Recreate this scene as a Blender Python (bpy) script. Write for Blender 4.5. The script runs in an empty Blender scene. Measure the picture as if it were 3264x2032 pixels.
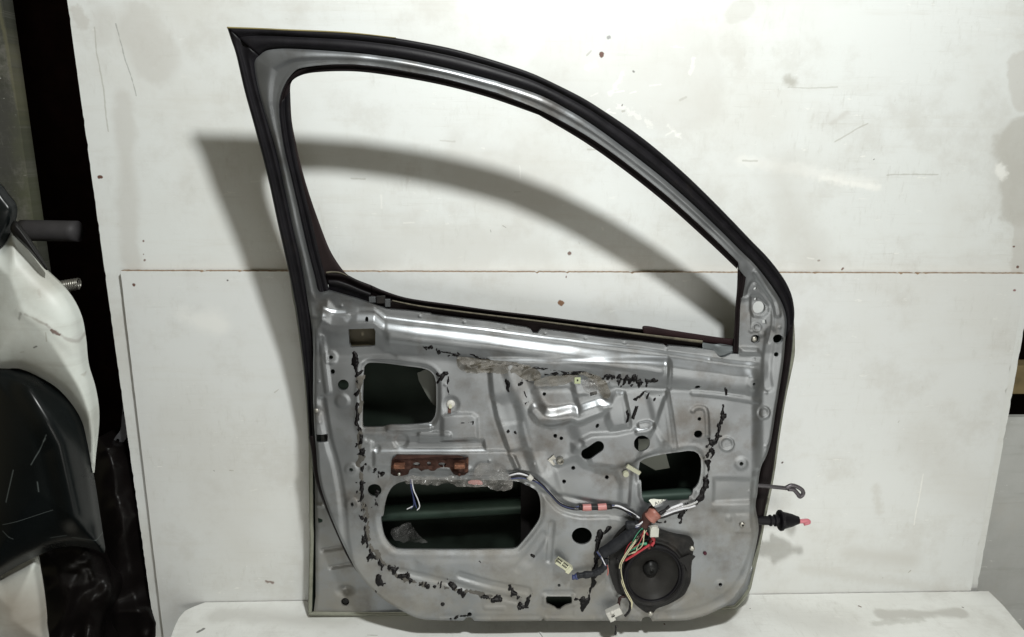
import bpy, math, random
import numpy as np
from math import cos, sin, radians, pi
from mathutils import Matrix, Vector

# ------------------------------------------------------------------ camera, world, lamps, exposure
F = 2357.0; PITCH = radians(13.8); YAW = radians(2.3); ROLL = radians(0.58)
CAM = np.array([0.0, -1.45, 0.985])
def _rx(a): return np.array([[1, 0, 0], [0, cos(a), -sin(a)], [0, sin(a), cos(a)]])
def _rz(a): return np.array([[cos(a), -sin(a), 0], [sin(a), cos(a), 0], [0, 0, 1]])
R = _rz(-YAW) @ _rx(pi / 2 - PITCH) @ _rz(ROLL)

sc = bpy.context.scene
COL = sc.collection
cd = bpy.data.cameras.new('camera'); cam = bpy.data.objects.new('camera', cd); COL.objects.link(cam)
cd.sensor_width = 36; cd.lens = F / 3264 * 36; cd.clip_start = 0.02; cd.clip_end = 60
M = Matrix([list(R[i]) + [CAM[i]] for i in range(3)] + [[0, 0, 0, 1]])
cam.matrix_world = M
sc.camera = cam
w = bpy.data.worlds.new('World'); sc.world = w; w.use_nodes = True
w.node_tree.nodes['Background'].inputs[0].default_value = (1.0, 0.89, 0.60, 1)
w.node_tree.nodes['Background'].inputs[1].default_value = 0.112
def lamp(name, kind, loc, energy, color, size=0.1, target=None, sy=None):
    ld = bpy.data.lights.new(name, kind); ld.energy = energy; ld.color = color
    if kind == 'AREA':
        ld.shape = 'RECTANGLE' if sy else 'DISK'; ld.size = size
        if sy: ld.size_y = sy
        ld.spread = radians(75)
    else: ld.shadow_soft_size = size
    o = bpy.data.objects.new(name, ld); COL.objects.link(o); o.location = loc
    if target is not None:
        o.rotation_euler = (Vector(target) - Vector(loc)).to_track_quat('-Z', 'Y').to_euler()
    return o
lamp('ceiling_bulb', 'POINT', (0.243, -1.209, 1.772), 112.0, (0.98, 1.0, 0.975), 0.055)
lamp('fill_light', 'AREA', (0.75, -2.3, 0.05), 6.5, (1.0, 0.99, 0.93), 2.0, (0.3, 0, -0.3), 1.2)  # added soft fill lamp, low behind the camera, lifts the lower boards
sc.view_settings.view_transform = 'Standard'; sc.view_settings.look = 'None'
sc.view_settings.exposure = 0.1; sc.view_settings.gamma = 1.0; sc.view_settings.use_curve_mapping = False

# ------------------------------------------------------------------ photo tracing: pixel -> point on a plane of the place
def rays(x, y):
    x = np.asarray(x, float); y = np.asarray(y, float)
    v = np.stack([(x - 1632) / F, -(y - 1016) / F, -np.ones_like(x)], -1)
    return v @ R.T
def ony(x, y, Y):
    r = rays(x, y); t = (np.asarray(Y) - CAM[1]) / r[..., 1]
    return CAM + r * t[..., None]
def onz(x, y, Z):
    r = rays(x, y); t = (Z - CAM[2]) / r[..., 2]
    return CAM + r * t[..., None]
def ss(t):
    t = np.clip(t, 0, 1); return t * t * (3 - 2 * t)
def lerp(a, b, t): return a + (b - a) * t
def YF(z): return -np.interp(z, [0, .35, .6, .7, .9, 1.18], [.160, .155, .150, .158, .197, .257])           # front of the inner panel
def YO(z): return -np.interp(z, [0, .35, .65, .9, 1.18], [.080, .075, .110, .180, .245])     # outer edge of the door
def hit(x, y, Yfn, off=0.0):
    p = ony(x, y, -0.13)
    for _ in range(4): p = ony(x, y, Yfn(p[..., 2]) - off)
    return p
HP = 0.0142                                                            # height of the raised inner panel above its edge
_p = hit(np.array([1700., 1710.]), np.array([1500., 1500.]), YF)
PX = np.linalg.norm(_p[1] - _p[0]) / 10                                # metres per photo pixel on the door

# ------------------------------------------------------------------ noise
def _hash(ix, iy, s):
    n = (ix * 374761393 + iy * 668265263 + s * 974634777) & 0xffffffff
    n = ((n ^ (n >> 13)) * 1274126177) & 0xffffffff
    return ((n ^ (n >> 16)) & 0xffff) / 65535.0
def vnoise(x, y, s=0):
    x = np.asarray(x, float); y = np.asarray(y, float)
    ix = np.floor(x).astype(np.int64); iy = np.floor(y).astype(np.int64)
    fx = ss(x - ix); fy = ss(y - iy)
    return lerp(lerp(_hash(ix, iy, s), _hash(ix + 1, iy, s), fx), lerp(_hash(ix, iy + 1, s), _hash(ix + 1, iy + 1, s), fx), fy)
def fbm(x, y, s=0, o=4):
    v = 0; a = 0.5; t = 0
    for i in range(o):
        v = v + a * vnoise(x * 2 ** i, y * 2 ** i, s + i * 17); t += a; a *= 0.5
    return v / t

# ------------------------------------------------------------------ 2D distance helpers in photo pixels
def arr(p): return np.array(p, float)
def sdf_poly(X, Y, P):
    P = arr(P); Q = np.roll(P, -1, 0)
    d = np.full(X.shape, 1e18); ins = np.zeros(X.shape, bool)
    for (ax, ay), (bx, by) in zip(P, Q):
        ex, ey = bx - ax, by - ay; L = ex * ex + ey * ey + 1e-9
        t = np.clip(((X - ax) * ex + (Y - ay) * ey) / L, 0, 1)
        d = np.minimum(d, (X - ax - ex * t) ** 2 + (Y - ay - ey * t) ** 2)
        c = (ay > Y) != (by > Y)
        if ay != by: ins ^= c & (X < ex * (Y - ay) / (by - ay) + ax)
    d = np.sqrt(d); return np.where(ins, -d, d)
def seg(X, Y, P):
    P = arr(P); d = np.full(X.shape, 1e18)
    for (ax, ay), (bx, by) in zip(P[:-1], P[1:]):
        ex, ey = bx - ax, by - ay; L = ex * ex + ey * ey + 1e-9
        t = np.clip(((X - ax) * ex + (Y - ay) * ey) / L, 0, 1)
        d = np.minimum(d, (X - ax - ex * t) ** 2 + (Y - ay - ey * t) ** 2)
    return np.sqrt(d)
def smooth(P, closed=False, n=6):
    P = arr(P); N = len(P); out = []
    for i in range(N if closed else N - 1):
        if closed: a, b, c, d = P[i - 1], P[i], P[(i + 1) % N], P[(i + 2) % N]
        else: a, b, c, d = P[max(i - 1, 0)], P[i], P[i + 1], P[min(i + 2, N - 1)]
        for k in range(n):
            t = k / n
            out.append(0.5 * (2 * b + (c - a) * t + (2 * a - 5 * b + 4 * c - d) * t * t + (3 * b - 3 * c + d - a) * t ** 3))
    if not closed: out.append(P[-1])
    return np.array(out)
def resample(P, n):
    P = arr(P); s = np.r_[0, np.cumsum(np.linalg.norm(np.diff(P, axis=0), axis=1))]
    u = np.linspace(0, s[-1], n)
    return np.stack([np.interp(u, s, P[:, k]) for k in range(P.shape[1])], -1)

# ------------------------------------------------------------------ materials
def mat(name, col, rough=0.5, metal=0.0, noise=0.0, nscale=20, bump=0.0, bscale=200, spec=0.5, dirt=None, trans=None, coat=0):
    m = bpy.data.materials.new(name); m.use_nodes = True; nt = m.node_tree; N = nt.nodes; L = nt.links
    if max(col) < 0.06 and not coat and spec == 0.5: spec = min(spec, 0.16)
    b = N['Principled BSDF']; b.inputs['Base Color'].default_value = (*col, 1); b.inputs['Roughness'].default_value = rough
    b.inputs['Metallic'].default_value = metal; b.inputs['Specular IOR Level'].default_value = spec
    b.inputs['Coat Weight'].default_value = coat
    tc = N.new('ShaderNodeTexCoord')
    c = None
    if noise or dirt:
        n = N.new('ShaderNodeTexNoise'); n.inputs['Scale'].default_value = nscale; n.inputs['Detail'].default_value = 6
        L.new(tc.outputs['Object'], n.inputs['Vector'])
        mr = N.new('ShaderNodeMapRange'); mr.inputs[1].default_value = 0.3; mr.inputs[2].default_value = 0.7
        mr.inputs[3].default_value = 1 - noise; mr.inputs[4].default_value = 1 + noise; L.new(n.outputs[0], mr.inputs[0])
        mx = N.new('ShaderNodeVectorMath'); mx.operation = 'SCALE'; mx.inputs[0].default_value = col; L.new(mr.outputs[0], mx.inputs['Scale'])
        c = mx.outputs[0]
        if dirt:
            n2 = N.new('ShaderNodeTexNoise'); n2.inputs['Scale'].default_value = dirt[1]; n2.inputs['Detail'].default_value = 8; n2.inputs['Roughness'].default_value = 0.65
            L.new(tc.outputs['Object'], n2.inputs['Vector'])
            r2 = N.new('ShaderNodeMapRange'); r2.inputs[1].default_value = dirt[2]; r2.inputs[2].default_value = dirt[2] + 0.16; r2.inputs[4].default_value = dirt[3]
            L.new(n2.outputs[0], r2.inputs[0])
            mm = N.new('ShaderNodeMix'); mm.data_type = 'RGBA'; L.new(r2.outputs[0], mm.inputs[0]); L.new(c, mm.inputs[6]); mm.inputs[7].default_value = (*dirt[0], 1)
            c = mm.outputs[2]
        L.new(c, b.inputs['Base Color'])
        rr = N.new('ShaderNodeMapRange'); rr.inputs[3].default_value = max(rough - 0.12, 0.05); rr.inputs[4].default_value = min(rough + 0.12, 1); L.new(n.outputs[0], rr.inputs[0]); L.new(rr.outputs[0], b.inputs['Roughness'])
    if bump:
        bn = N.new('ShaderNodeTexNoise'); bn.inputs['Scale'].default_value = bscale; bn.inputs['Detail'].default_value = 5
        L.new(tc.outputs['Object'], bn.inputs['Vector'])
        bp = N.new('ShaderNodeBump'); bp.inputs['Strength'].default_value = bump; bp.inputs['Distance'].default_value = 0.002
        L.new(bn.outputs[0], bp.inputs['Height']); L.new(bp.outputs[0], b.inputs['Normal'])
    return m

def marked(name, col, axes, marks, grime=(0.55, 0.54, 0.50), grime_amt=0.28, rough=0.45, edge=None, gscale=3.0):
    """white laminate with soft grime, then hand placed marks: (a, b, radius, softness, jitter, colour, strength)"""
    m = bpy.data.materials.new(name); m.use_nodes = True; nt = m.node_tree; N = nt.nodes; L = nt.links
    b = N['Principled BSDF']; b.inputs['Roughness'].default_value = rough; b.inputs['Specular IOR Level'].default_value = 0.3
    tc = N.new('ShaderNodeTexCoord'); sp = N.new('ShaderNodeSeparateXYZ'); L.new(tc.outputs['Object'], sp.inputs[0])
    cb = N.new('ShaderNodeCombineXYZ'); L.new(sp.outputs[axes[0]], cb.inputs[0]); L.new(sp.outputs[axes[1]], cb.inputs[1])
    def noise(scale, detail=5, rgh=0.6, vec=None, stretch=None):
        n = N.new('ShaderNodeTexNoise'); n.inputs['Scale'].default_value = scale; n.inputs['Detail'].default_value = detail; n.inputs['Roughness'].default_value = rgh
        v = vec or cb.outputs[0]
        if stretch:
            mp = N.new('ShaderNodeMapping'); mp.inputs['Scale'].default_value = stretch; L.new(v, mp.inputs[0]); v = mp.outputs[0]
        L.new(v, n.inputs['Vector']); return n
    def mr(src, a, bb, c=0.0, d=1.0, smoothm=True):
        r = N.new('ShaderNodeMapRange'); r.interpolation_type = 'SMOOTHSTEP' if smoothm else 'LINEAR'
        for i, v in zip((1, 2, 3, 4), (a, bb, c, d)): r.inputs[i].default_value = v
        L.new(src, r.inputs[0]); return r.outputs[0]
    def mix(fac, a, bcol):
        x = N.new('ShaderNodeMix'); x.data_type = 'RGBA'; L.new(fac, x.inputs[0])
        if isinstance(a, tuple): x.inputs[6].default_value = (*a, 1)
        else: L.new(a, x.inputs[6])
        x.inputs[7].default_value = (*bcol, 1); return x.outputs[2]
    g1 = noise(gscale, 7, 0.62)
    c = mix(mr(g1.outputs[0], 0.42, 0.72, 0, grime_amt), col, grime)
    g2 = noise(1.0, 8, 0.7, stretch=(2.5, 26, 1))
    c = mix(mr(g2.outputs[0], 0.52, 0.70, 0, grime_amt * 0.6), c, grime)
    g3 = noise(55, 4, 0.6); c = mix(mr(g3.outputs[0], 0.68, 0.80, 0, 0.35), c, (0.42, 0.40, 0.36))
    g4 = noise(1.0, 6, 0.7, stretch=(60, 14, 1)); c = mix(mr(g4.outputs[0], 0.70, 0.78, 0, 0.25), c, (0.45, 0.44, 0.40))
    wn = noise(7, 4, 0.6); wv = N.new('ShaderNodeVectorMath'); wv.operation = 'MULTIPLY_ADD'; L.new(wn.outputs[1], wv.inputs[0]); wv.inputs[1].default_value = (0.016, 0.016, 0); wv.inputs[2].default_value = (-0.008, -0.008, 0)
    wa = N.new('ShaderNodeVectorMath'); wa.operation = 'ADD'; L.new(wv.outputs[0], wa.inputs[0]); L.new(cb.outputs[0], wa.inputs[1])
    g5 = noise(1.0, 6, 0.75, stretch=(9, 150, 1)); msk = mr(noise(4.5, 4, 0.6).outputs[0], 0.42, 0.62)
    def gated(n, lo, hi, st, col_):
        nonlocal c
        mm_ = N.new('ShaderNodeMath'); mm_.operation = 'MULTIPLY'; L.new(mr(n.outputs[0], lo, hi, 0, st), mm_.inputs[0]); L.new(msk, mm_.inputs[1]); c = mix(mm_.outputs[0], c, col_)
    gated(g5, 0.54, 0.74, 0.34, (0.40, 0.39, 0.35)); g6 = noise(1.0, 6, 0.75, stretch=(85, 22, 1)); gated(g6, 0.52, 0.72, 0.30, (0.38, 0.37, 0.33))
    g9 = noise(5.5, 8, 0.72); c = mix(mr(g9.outputs[0], 0.48, 0.66, 0, 0.30), c, (0.44, 0.42, 0.38))
    g7 = noise(1.0, 5, 0.7, stretch=(26, 75, 1)); gated(g7, 0.63, 0.68, 0.55, (0.80, 0.80, 0.77)); g8 = noise(140, 5, 0.8); gated(g8, 0.60, 0.72, 0.30, (0.36, 0.35, 0.31))
    jn = noise(11, 6, 0.62); jf = noise(90, 4, 0.6)
    for (a, e, rad, soft, jit, mc, st) in marks:
        a = np.array(a); e = np.array(e); d = e - a; LL = float(d @ d) + 1e-9
        v = N.new('ShaderNodeVectorMath'); v.operation = 'SUBTRACT'; L.new(wa.outputs[0], v.inputs[0]); v.inputs[1].default_value = (*a, 0)
        dt = N.new('ShaderNodeVectorMath'); dt.operation = 'DOT_PRODUCT'; L.new(v.outputs[0], dt.inputs[0]); dt.inputs[1].default_value = (*(d / LL), 0)
        cl = N.new('ShaderNodeClamp'); L.new(dt.outputs['Value'], cl.inputs[0])
        sc_ = N.new('ShaderNodeVectorMath'); sc_.operation = 'SCALE'; sc_.inputs[0].default_value = (*d, 0); L.new(cl.outputs[0], sc_.inputs['Scale'])
        df = N.new('ShaderNodeVectorMath'); df.operation = 'DISTANCE'; L.new(v.outputs[0], df.inputs[0]); L.new(sc_.outputs[0], df.inputs[1])
        ma = N.new('ShaderNodeMath'); ma.operation = 'MULTIPLY_ADD'; L.new((jn if rad > 0.012 else jf).outputs[0], ma.inputs[0]); ma.inputs[1].default_value = jit * (5 if rad > 0.012 else 3); L.new(df.outputs['Value'], ma.inputs[2])
        kj = 2.5 if rad > 0.012 else 1.5; f = mr(ma.outputs[0], rad + jit * kj - soft, rad + jit * kj + soft, st, 0)
        c = mix(f, c, mc)
    if edge:                                                     # bare chipboard on the cut edges: where the face normal turns away
        ge = N.new('ShaderNodeNewGeometry'); s2 = N.new('ShaderNodeSeparateXYZ'); L.new(ge.outputs['True Normal'], s2.inputs[0])
        ab = N.new('ShaderNodeMath'); ab.operation = 'ABSOLUTE'; L.new(s2.outputs[edge[0]], ab.inputs[0])
        en = noise(160, 5, 0.7, vec=tc.outputs['Object'])
        ec = mix(mr(en.outputs[0], 0.35, 0.65), edge[1], edge[2])
        x = N.new('ShaderNodeMix'); x.data_type = 'RGBA'; L.new(mr(ab.outputs[0], 0.4, 0.6), x.inputs[0]); L.new(ec, x.inputs[6]); L.new(c, x.inputs[7]); c = x.outputs[2]
    L.new(c, b.inputs['Base Color'])
    bn = noise(35, 6, 0.6); bp = N.new('ShaderNodeBump'); bp.inputs['Strength'].default_value = 0.12; bp.inputs['Distance'].default_value = 0.002
    L.new(bn.outputs[0], bp.inputs['Height']); L.new(bp.outputs[0], b.inputs['Normal'])
    return m

def film_mat(name='plastic_film', col=(0.22, 0.21, 0.20), lo=0.18, hi=0.6):
    m = bpy.data.materials.new(name); m.use_nodes = True; nt = m.node_tree; N = nt.nodes; L = nt.links
    b = N['Principled BSDF']; b.inputs['Base Color'].default_value = (*col, 1); b.inputs['Roughness'].default_value = 0.14
    t = N.new('ShaderNodeBsdfTransparent'); mx = N.new('ShaderNodeMixShader'); tc = N.new('ShaderNodeTexCoord')
    n = N.new('ShaderNodeTexNoise'); n.inputs['Scale'].default_value = 45; n.inputs['Detail'].default_value = 4; L.new(tc.outputs['Object'], n.inputs['Vector'])
    r = N.new('ShaderNodeMapRange'); r.inputs[1].default_value = 0.3; r.inputs[2].default_value = 0.7; r.inputs[3].default_value = lo; r.inputs[4].default_value = hi; n.inputs['Detail'].default_value = 2
    L.new(n.outputs[0], r.inputs[0]); L.new(r.outputs[0], mx.inputs[0]); L.new(t.outputs[0], mx.inputs[1]); L.new(b.outputs[0], mx.inputs[2])
    L.new(mx.outputs[0], N['Material Output'].inputs[0]); return m

SILVER = mat('silver_paint', (0.222, 0.232, 0.243), 0.38, 0.80, noise=0.18, nscale=9, bump=0.05, bscale=500, dirt=((0.10, 0.085, 0.07), 8, 0.50, 0.7))
def add_dust(m, col, z0, z1, amt, scale):
    nt = m.node_tree; N = nt.nodes; L = nt.links; b = N['Principled BSDF']; src = b.inputs['Base Color'].links[0].from_socket; rs = b.inputs['Roughness'].links[0].from_socket
    tc = N.new('ShaderNodeTexCoord'); sp = N.new('ShaderNodeSeparateXYZ'); L.new(tc.outputs['Object'], sp.inputs[0])
    g = N.new('ShaderNodeMapRange'); g.inputs[1].default_value = z0; g.inputs[2].default_value = z1; g.inputs[3].default_value = 0.0; L.new(sp.outputs[2], g.inputs[0])
    n = N.new('ShaderNodeTexNoise'); n.inputs['Scale'].default_value = scale; n.inputs['Detail'].default_value = 9; n.inputs['Roughness'].default_value = 0.7; L.new(tc.outputs['Object'], n.inputs['Vector'])
    r_ = N.new('ShaderNodeMapRange'); r_.inputs[1].default_value = 0.42; r_.inputs[2].default_value = 0.60; r_.inputs[4].default_value = amt; L.new(n.outputs[0], r_.inputs[0])
    k = N.new('ShaderNodeMath'); k.operation = 'MULTIPLY'; L.new(g.outputs[0], k.inputs[0]); L.new(r_.outputs[0], k.inputs[1])
    x = N.new('ShaderNodeMix'); x.data_type = 'RGBA'; L.new(k.outputs[0], x.inputs[0]); L.new(src, x.inputs[6]); x.inputs[7].default_value = (*col, 1); L.new(x.outputs[2], b.inputs['Base Color'])
    q = N.new('ShaderNodeMath'); q.operation = 'MULTIPLY_ADD'; L.new(k.outputs[0], q.inputs[0]); q.inputs[1].default_value = -0.6; q.inputs[2].default_value = b.inputs['Metallic'].default_value; L.new(q.outputs[0], b.inputs['Metallic'])
    w_ = N.new('ShaderNodeMath'); w_.operation = 'MULTIPLY_ADD'; L.new(k.outputs[0], w_.inputs[0]); w_.inputs[1].default_value = 0.35; L.new(rs, w_.inputs[2]); L.new(w_.outputs[0], b.inputs['Roughness'])
add_dust(SILVER, (0.215, 0.205, 0.18), 0.42, 0.04, 0.8, 7.0)
SILVER_L = mat('silver_paint_frame', (0.25, 0.26, 0.28), 0.36, 0.65, noise=0.05, nscale=7)
RUBBER = mat('black_rubber', (0.006, 0.0055, 0.007), 0.50, noise=0.3, nscale=40, bump=0.1, bscale=300, spec=0.18, dirt=((0.02, 0.017, 0.012), 14, 0.56, 0.5))
RUBBER_D = mat('dull_black_rubber', (0.007, 0.0045, 0.005), 0.6, noise=0.3, nscale=40, spec=0.15)
DUSTY = mat('dusty_rubber', (0.10, 0.09, 0.065), 0.85, noise=0.4, nscale=90)
OLIVE = mat('dusty_painted_hem', (0.20, 0.205, 0.165), 0.55, 0.2, noise=0.2, nscale=25, dirt=((0.08, 0.075, 0.05), 20, 0.52, 0.6))
GREEN = mat('green_grey_primer', (0.016, 0.023, 0.018), 0.45, 0.1, noise=0.25, nscale=12)
GREEN_L = mat('green_primer_beam', (0.033, 0.052, 0.042), 0.4, 0.2, noise=0.15, nscale=12)
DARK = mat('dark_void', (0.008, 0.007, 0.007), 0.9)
TAR = mat('black_butyl_sealant', (0.0035, 0.003, 0.0035), 0.24, noise=0.3, nscale=60, bump=0.35, bscale=160, spec=0.18)
SMEAR = mat('dried_sealant', (0.065, 0.06, 0.052), 0.6, noise=0.4, nscale=60)
PLBLK = mat('black_plastic', (0.011, 0.0105, 0.0105), 0.42, noise=0.3, nscale=30, dirt=((0.035, 0.03, 0.026), 18, 0.56, 0.5))
CONE = mat('speaker_cone', (0.020, 0.019, 0.018), 0.50, noise=0.12, nscale=60, bump=0.08, bscale=400)
TAPE = mat('black_cloth_tape', (0.016, 0.017, 0.020), 0.5, bump=0.7, bscale=120)
FILM = film_mat()
RUST = mat('rusty_bracket', (0.036, 0.017, 0.013), 0.42, 0.4, noise=0.45, nscale=55, dirt=((0.24, 0.11, 0.07), 36, 0.58, 0.75))
def plain(n, c, r=0.45, **k): return mat(n, c, r, noise=0.12, nscale=60, **k)
WHITE_P = plain('white_plastic', (0.48, 0.47, 0.44)); CREAM = plain('cream_plastic', (0.45, 0.45, 0.33))
PINK = plain('pink_tape', (0.42, 0.17, 0.16)); COPPER = plain('copper_tape', (0.27, 0.11, 0.085)); REDW = plain('red_wire', (0.34, 0.025, 0.035))
GREENW = plain('green_wire', (0.025, 0.19, 0.10)); BLUEW = plain('blue_wire', (0.025, 0.035, 0.11)); WIREW = plain('white_wire', (0.55, 0.55, 0.58))
YELW = plain('yellow_white_wire', (0.50, 0.47, 0.32)); BLACKW = plain('black_wire', (0.015, 0.014, 0.015)); LABELP = plain('paper_label', (0.66, 0.66, 0.60), 0.6)
INK = plain('ink', (0.06, 0.06, 0.07)); STEEL = mat('steel_fastener', (0.34, 0.33, 0.30), 0.35, 0.8, noise=0.2, nscale=90); MAROON = plain('maroon_plug', (0.05, 0.012, 0.02))
OLIVETAPE = mat('olive_backing', (0.085, 0.072, 0.045), 0.6, noise=0.2, nscale=40)

# ------------------------------------------------------------------ object helpers
def tag(o, label=None, cat=None, group=None, kind=None):
    for k, v in (('label', label), ('category', cat), ('group', group), ('kind', kind)):
        if v: o[k] = v
    return o
def mesh(name, V, Fc, m, parent=None, sm=True, label=None):
    me = bpy.data.meshes.new(name); me.from_pydata([tuple(map(float, v)) for v in V], [], [tuple(map(int, f)) for f in Fc])
    me.validate(); me.update()
    if sm: me.polygons.foreach_set('use_smooth', [True] * len(me.polygons))
    if isinstance(m, (list, tuple)):
        for x in m: me.materials.append(x)
    else: me.materials.append(m)
    o = bpy.data.objects.new(name, me); COL.objects.link(o)
    if parent: o.parent = parent
    if label: o['label'] = label
    return o
class MB:
    def __init__(s): s.V = []; s.F = []
    def add(s, V, Fc):
        b = len(s.V); s.V += [tuple(v) for v in V]; s.F += [tuple(b + i for i in f) for f in Fc]
    def box(s, c, d, rot=None):
        c = np.array(c); d = np.array(d) / 2
        P = np.array([[x, y, z] for x in (-1, 1) for y in (-1, 1) for z in (-1, 1)]) * d
        if rot is not None: P = P @ np.array(rot).T
        s.add(P + c, [(0, 1, 3, 2), (4, 6, 7, 5), (0, 4, 5, 1), (2, 3, 7, 6), (0, 2, 6, 4), (1, 5, 7, 3)])
    def tube(s, P, r, n=8, cap=True):
        P = arr(P); N = len(P); r = np.full(N, r) if np.isscalar(r) else np.array(r)
        T = np.gradient(P, axis=0); T /= np.linalg.norm(T, axis=1)[:, None] + 1e-12
        u = np.cross(T[0], [0.3, 1, 0.2]); u /= np.linalg.norm(u); V = []
        for i in range(N):
            u = u - T[i] * (u @ T[i]); u /= np.linalg.norm(u) + 1e-12; v = np.cross(T[i], u)
            for k in range(n):
                a = 2 * pi * k / n; V.append(P[i] + r[i] * (u * cos(a) + v * sin(a)))
        Fc = [(i * n + k, i * n + (k + 1) % n, (i + 1) * n + (k + 1) % n, (i + 1) * n + k) for i in range(N - 1) for k in range(n)]
        if cap: Fc += [tuple(range(n))[::-1], tuple((N - 1) * n + k for k in range(n))]
        s.add(V, Fc)
    def lathe(s, c, prof, n=48, ax='y', sx=1.0, sz=1.0):
        """prof: (radius, depth along +y)"""
        V = []; 
        for (r, d) in prof:
            for k in range(n):
                a = 2 * pi * k / n
                V.append((c[0] + r * cos(a) * sx, c[1] + d, c[2] + r * sin(a) * sz) if ax == 'y' else (c[0] + d, c[1] + r * cos(a), c[2] + r * sin(a)))
        Fc = [(i * n + k, i * n + (k + 1) % n, (i + 1) * n + (k + 1) % n, (i + 1) * n + k) for i in range(len(prof) - 1) for k in range(n)]
        Fc.append(tuple(range(n))); Fc.append(tuple((len(prof) - 1) * n + k for k in range(n)))
        s.add(V, Fc)
    def prism(s, outline3, back):
        """closed outline of 3D points, extruded by vector back"""
        P = [np.array(p) for p in outline3]; n = len(P)
        s.add(P + [p + np.array(back) for p in P], [tuple(range(n)), tuple(range(2 * n - 1, n - 1, -1))] + [(i, (i + 1) % n, n + (i + 1) % n, n + i) for i in range(n)])
    def build(s, name, m, parent=None, sm=False, label=None, bevel=0.0):
        o = mesh(name, s.V, s.F, m, parent, sm, label)
        if bevel:
            b = o.modifiers.new('b', 'BEVEL'); b.width = bevel; b.segments = 2; b.limit_method = 'ANGLE'
        return o

def sheet(name, f, bbox, step, front, back, m, parent=None, snap=True, label=None, smoothn=True):
    """grid sheet over photo-traced region f<0; front(x,y)->points; back(x,y,points)->points of the rim turned backwards"""
    x0, y0, x1, y1 = bbox
    xs = np.arange(x0, x1 + step, float(step)); ys = np.arange(y0, y1 + step, float(step))
    X, Y = np.meshgrid(xs.astype(float), ys.astype(float)); nx = len(xs); ny = len(ys)
    Cx = (X[:-1, :-1] + X[1:, 1:]) / 2; Cy = (Y[:-1, :-1] + Y[1:, 1:]) / 2
    keep = f(Cx, Cy) < 0
    if not keep.any(): return None
    jj, ii = np.nonzero(keep); base = jj * nx + ii
    Q = np.stack([base, base + nx, base + nx + 1, base + 1], 1)
    edges = np.concatenate([Q[:, [k, (k + 1) % 4]] for k in range(4)])
    key = np.minimum(edges[:, 0], edges[:, 1]).astype(np.int64) * (nx * ny) + np.maximum(edges[:, 0], edges[:, 1])
    u, inv, cnt = np.unique(key, return_inverse=True, return_counts=True)
    bd = edges[cnt[inv] == 1]
    bv = np.unique(bd); x = X.ravel().copy(); y = Y.ravel().copy()
    if snap:
        px, py = x[bv].copy(), y[bv].copy(); ox, oy = px.copy(), py.copy(); e = 0.4
        for _ in range(3):
            v = f(px, py); gx = (f(px + e, py) - f(px - e, py)) / (2 * e); gy = (f(px, py + e) - f(px, py - e)) / (2 * e)
            g = gx * gx + gy * gy + 1e-6; sx, sy = -v * gx / g, -v * gy / g
            l = np.sqrt(sx * sx + sy * sy) + 1e-9; k = np.minimum(1, step * 0.7 / l); px += sx * k; py += sy * k
        dx, dy = px - ox, py - oy; l = np.sqrt(dx * dx + dy * dy) + 1e-9; k = np.minimum(1, step * 0.95 / l)
        x[bv] = ox + dx * k; y[bv] = oy + dy * k
    used = np.unique(Q); rem = -np.ones(nx * ny, np.int64); rem[used] = np.arange(len(used))
    P = front(x[used], y[used]); V = P; Fc = rem[Q]
    if back is not None:
        pb = P[rem[bv]]; qb = back(x[bv], y[bv], pb); n0 = len(V); nb = len(bv)
        V = np.concatenate([V, pb, qb]); r2 = -np.ones(nx * ny, np.int64); r2[bv] = np.arange(nb) + n0
        a = r2[bd[:, 0]]; b = r2[bd[:, 1]]
        Fc = np.concatenate([Fc, np.stack([b, a, a + nb, b + nb], 1)])
    me = bpy.data.meshes.new(name); me.vertices.add(len(V)); me.vertices.foreach_set('co', V.ravel())
    nf = len(Fc); me.loops.add(nf * 4); me.polygons.add(nf)
    me.loops.foreach_set('vertex_index', Fc.ravel().astype(np.int32)); me.polygons.foreach_set('loop_start', np.arange(0, nf * 4, 4, dtype=np.int32))
    me.update(calc_edges=True); me.validate()
    if smoothn: me.polygons.foreach_set('use_smooth', [True] * nf)
    me.materials.append(m)
    o = bpy.data.objects.new(name, me); COL.objects.link(o)
    if parent: o.parent = parent
    if label: o['label'] = label
    return o

def band(name, A, B, prof, m, parent, Yfn, n=160, label=None):
    """strip between two traced curves; prof: (t across, metres towards the viewer)"""
    A = resample(smooth(A), n); B = resample(smooth(B), n); V = []
    for t, off in prof:
        C_ = A + (B - A) * t; V.append(hit(C_[:, 0], C_[:, 1], Yfn, off))
    V = np.concatenate(V); k = len(prof)
    Fc = [(j * n + i, j * n + i + 1, (j + 1) * n + i + 1, (j + 1) * n + i) for j in range(k - 1) for i in range(n - 1)]
    Fc += [tuple(j * n for j in range(k)), tuple(j * n + n - 1 for j in range(k))]
    return mesh(name, V, Fc, m, parent, True, label)

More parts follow.
